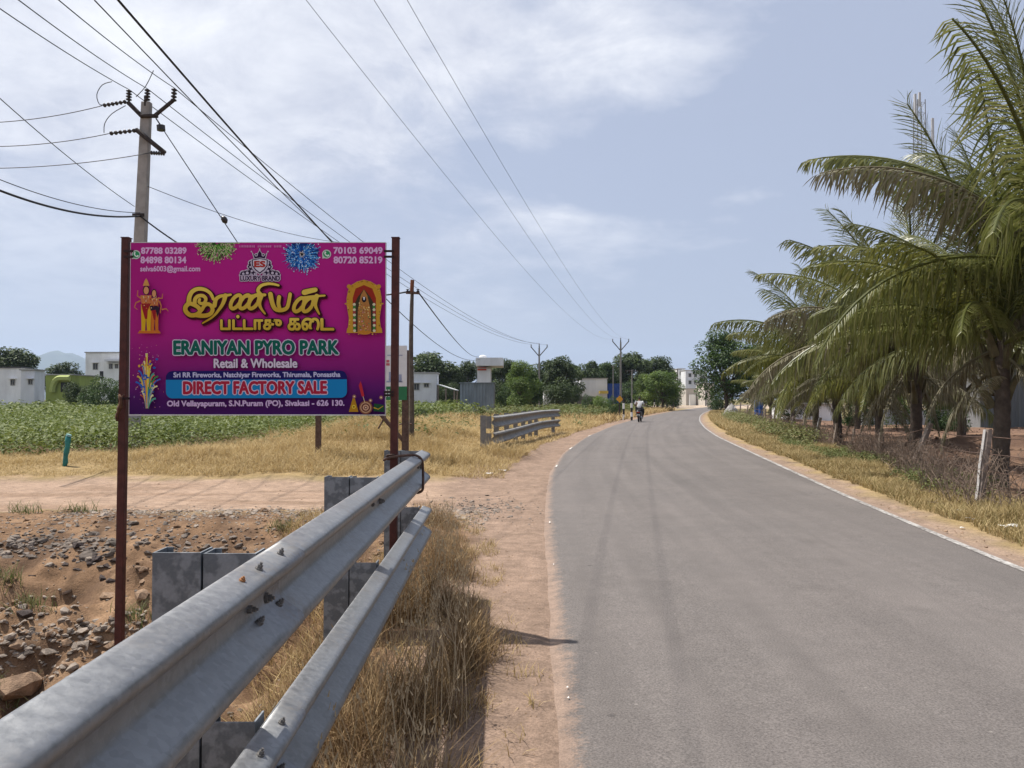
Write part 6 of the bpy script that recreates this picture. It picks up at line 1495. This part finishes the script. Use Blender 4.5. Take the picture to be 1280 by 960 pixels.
loft([(-.82, .66, .07, .05), (-.72, .62, .15, .14), (-.4, .56, .19, .18), (-.1, .50, .18, .17), (.05, .42, .13, .12)]).build('rear_body', M_sb, scoot, True)
loft([(.0, .27, .15, .04), (.4, .27, .16, .04)]).build('floorboard', M_sb, scoot, True)
loft([(.36, .50, .20, .26), (.42, .60, .21, .34), (.50, .72, .16, .28), (.56, .86, .10, .12)]).build('leg_shield', M_sb, scoot, True)
loft([(-.75, .77, .10, .04), (-.5, .79, .15, .05), (-.1, .77, .14, .05), (.02, .74, .10, .04)]).build('seat', M_ty, scoot, True)
m_ = MB(); m_.tube([(-.36, .42, 1.02), (-.15, .50, 1.0), (.15, .50, 1.0), (.36, .42, 1.02)], .02, 6); m_.tube([(0, .5, .98), (0, .64, .3)], .035, 6); m_.build('handlebar', M_chr, scoot)
for sg in (-1, 1):
    m_ = MB(); m_.tube([(sg * .3, .46, 1.02), (sg * .38, .48, 1.2)], .01, 5); m_.lathe((sg * .40, .47, 1.17), [(.01, 0), (.05, .03), (.055, .07), (.04, .11), (.01, .13)], 8); m_.build('mirror', M_sb, scoot)
m_ = MB(); m_.box((-.10, -.835, .60), (.10, -.80, .67)); m_.build('tail_lamp', M_tail, scoot); m_ = MB(); m_.box((-.11, -.80, .40), (.11, -.785, .50)); m_.build('number_plate', M_plate, scoot)
m_ = MB(); m_.tube([(.19, -.05, .25), (.2, -.35, .28), (.2, -.75, .34)], [.03, .05, .055], 8); m_.build('exhaust', M_chr, scoot)
loft([(-.86, .36, .07, .02), (-.75, .5, .09, .02), (-.55, .56, .09, .02)]).build('mudguard', M_sb, scoot, True)
def skin(name, verts, edges, radii, m, parent, root=0):
    me = bpy.data.meshes.new(name); me.from_pydata(verts, edges, []); o = link(name, me, m, parent); o.modifiers.new('skin', 'SKIN')
    for i, r_ in enumerate(radii):
        rr_ = r_ if isinstance(r_, tuple) else (r_, r_); me.skin_vertices[0].data[i].radius = rr_; me.skin_vertices[0].data[i].use_root = (i == root)
    s__ = o.modifiers.new('sub', 'SUBSURF'); s__.levels = 1; s__.render_levels = 2; return o
rider = thing('person', (sx_, sd_, sz_), 'rider in a white shirt and dark trousers seen from behind on the scooter', 'person', None, hd)
M_skin = mat('skin', (.17, .085, .05), .6); M_shirt = mat('white_shirt', (.62, .62, .62), .85, 0, .08, 8); M_trs = mat('dark_trousers', (.03, .03, .036), .9); M_hair = mat('black_hair', (.012, .011, .01), .6)
Vb = [(0, -.22, .86), (0, -.20, 1.05), (0, -.16, 1.24), (0, -.13, 1.34), (0, -.11, 1.40), (0, -.09, 1.50), (0, -.08, 1.57)]
Eb = [(i, i + 1) for i in range(6)]; Rb = [(.17, .13), (.16, .12), (.19, .11), (.12, .08), (.055, .055), (.082, .10), (.06, .07)]
for sg in (-1, 1):
    k = len(Vb); Vb += [(sg * .20, -.14, 1.29), (sg * .30, -.02, 1.10), (sg * .33, .22, 1.04), (sg * .33, .40, 1.04), (sg * .30, .46, 1.02)]; Eb += [(2, k), (k, k+1), (k+1, k+2), (k+2, k+3), (k+3, k+4)]; Rb += [.075, .052, .042, .033, .038]
    k = len(Vb); Vb += [(sg * .11, -.16, .84), (sg * .21, .20, .80), (sg * .20, .24, .55), (sg * .17, .20, .34), (sg * .18, .32, .32)]; Eb += [(0, k), (k, k+1), (k+1, k+2), (k+2, k+3), (k+3, k+4)]; Rb += [.11, .075, .062, .045, .045]
skin('body', Vb, Eb, Rb, M_skin, rider)
Vs_ = Vb[:4]; Es_ = [(0, 1), (1, 2), (2, 3)]; Rs_ = [(.185, .145), (.178, .135), (.205, .125), (.10, .085)]
for sg in (-1, 1): k = len(Vs_); Vs_ = Vs_ + [(sg * .20, -.14, 1.29), (sg * .285, -.04, 1.13)]; Es_ += [(2, k), (k, k+1)]; Rs_ += [.09, .07]
skin('shirt', Vs_, Es_, Rs_, M_shirt, rider)
Vt = [(0, -.22, .84)]; Et = []; Rt = [(.19, .15)]
for sg in (-1, 1): k = len(Vt); Vt += [(sg * .11, -.16, .84), (sg * .21, .20, .80), (sg * .20, .24, .55), (sg * .17, .21, .38)]; Et += [(0, k), (k, k+1), (k+1, k+2), (k+2, k+3)]; Rt += [.125, .09, .078, .062]
skin('trousers', Vt, Et, Rt, M_trs, rider)
skin('hair', [(0, -.13, 1.47), (0, -.115, 1.56), (0, -.07, 1.63)], [(0, 1), (1, 2)], [(.07, .055), (.092, .085), (.07, .06)], M_hair, rider)

# ------------------------------------------------------------------ distant hill and haze
hv = []; hf = []; nxh, nyh = 70, 9; HD = 6000.
for j in range(nyh):
    v = j / (nyh - 1)
    for i in range(nxh):
        u = i / (nxh - 1); px = -420 + 640 * u; x = PX(px, HD); prof = 345 * math.exp(-((px - 76) / 52) ** 2) + 240 * math.exp(-((px + 40) / 75) ** 2) + 170 * math.exp(-((px - 170) / 60) ** 2) + 200 * math.exp(-((px + 220) / 90) ** 2)
        prof *= 1 + .05 * math.sin(px * .35) + .03 * math.sin(px * .9 + 1); w = math.sin(PI * v) ** .8 if 0 < v < 1 else 0
        hv.append((x, HD + (v - .5) * 1100, -3 + prof * w * (.92 + .16 * float(fbm(u * 18, v * 6, 120))) * min(1, u * 6, (1 - u) * 6)))
for j in range(nyh - 1):
    for i in range(nxh - 1): a = j * nxh + i; hf.append((a, a+1, a+nxh+1, a+nxh))
tag(link('hill', npmesh('hill', hv, hf, smooth=True), mat('hill_scrub', (.05, .065, .035), .95, 0, .35, .01)), 'low blue hazy hill on the left horizon', kind='structure')
hz = MB(); hz.box((-9200, -900, -6), (9200, 7600, 480)); hzo = hz.build('haze', None)
hm = bpy.data.materials.new('haze'); hm.use_nodes = True; hm.node_tree.nodes.remove(hm.node_tree.nodes['Principled BSDF'])
pv = hm.node_tree.nodes.new('ShaderNodeVolumePrincipled'); pv.inputs['Density'].default_value = .00012; pv.inputs['Color'].default_value = (.62, .77, 1, 1); pv.inputs['Anisotropy'].default_value = .2
hm.node_tree.links.new(pv.outputs[0], hm.node_tree.nodes['Material Output'].inputs['Volume']); hzo.data.materials.append(hm)
tag(hzo, 'thin pale haze in the air over the whole place', kind='stuff')
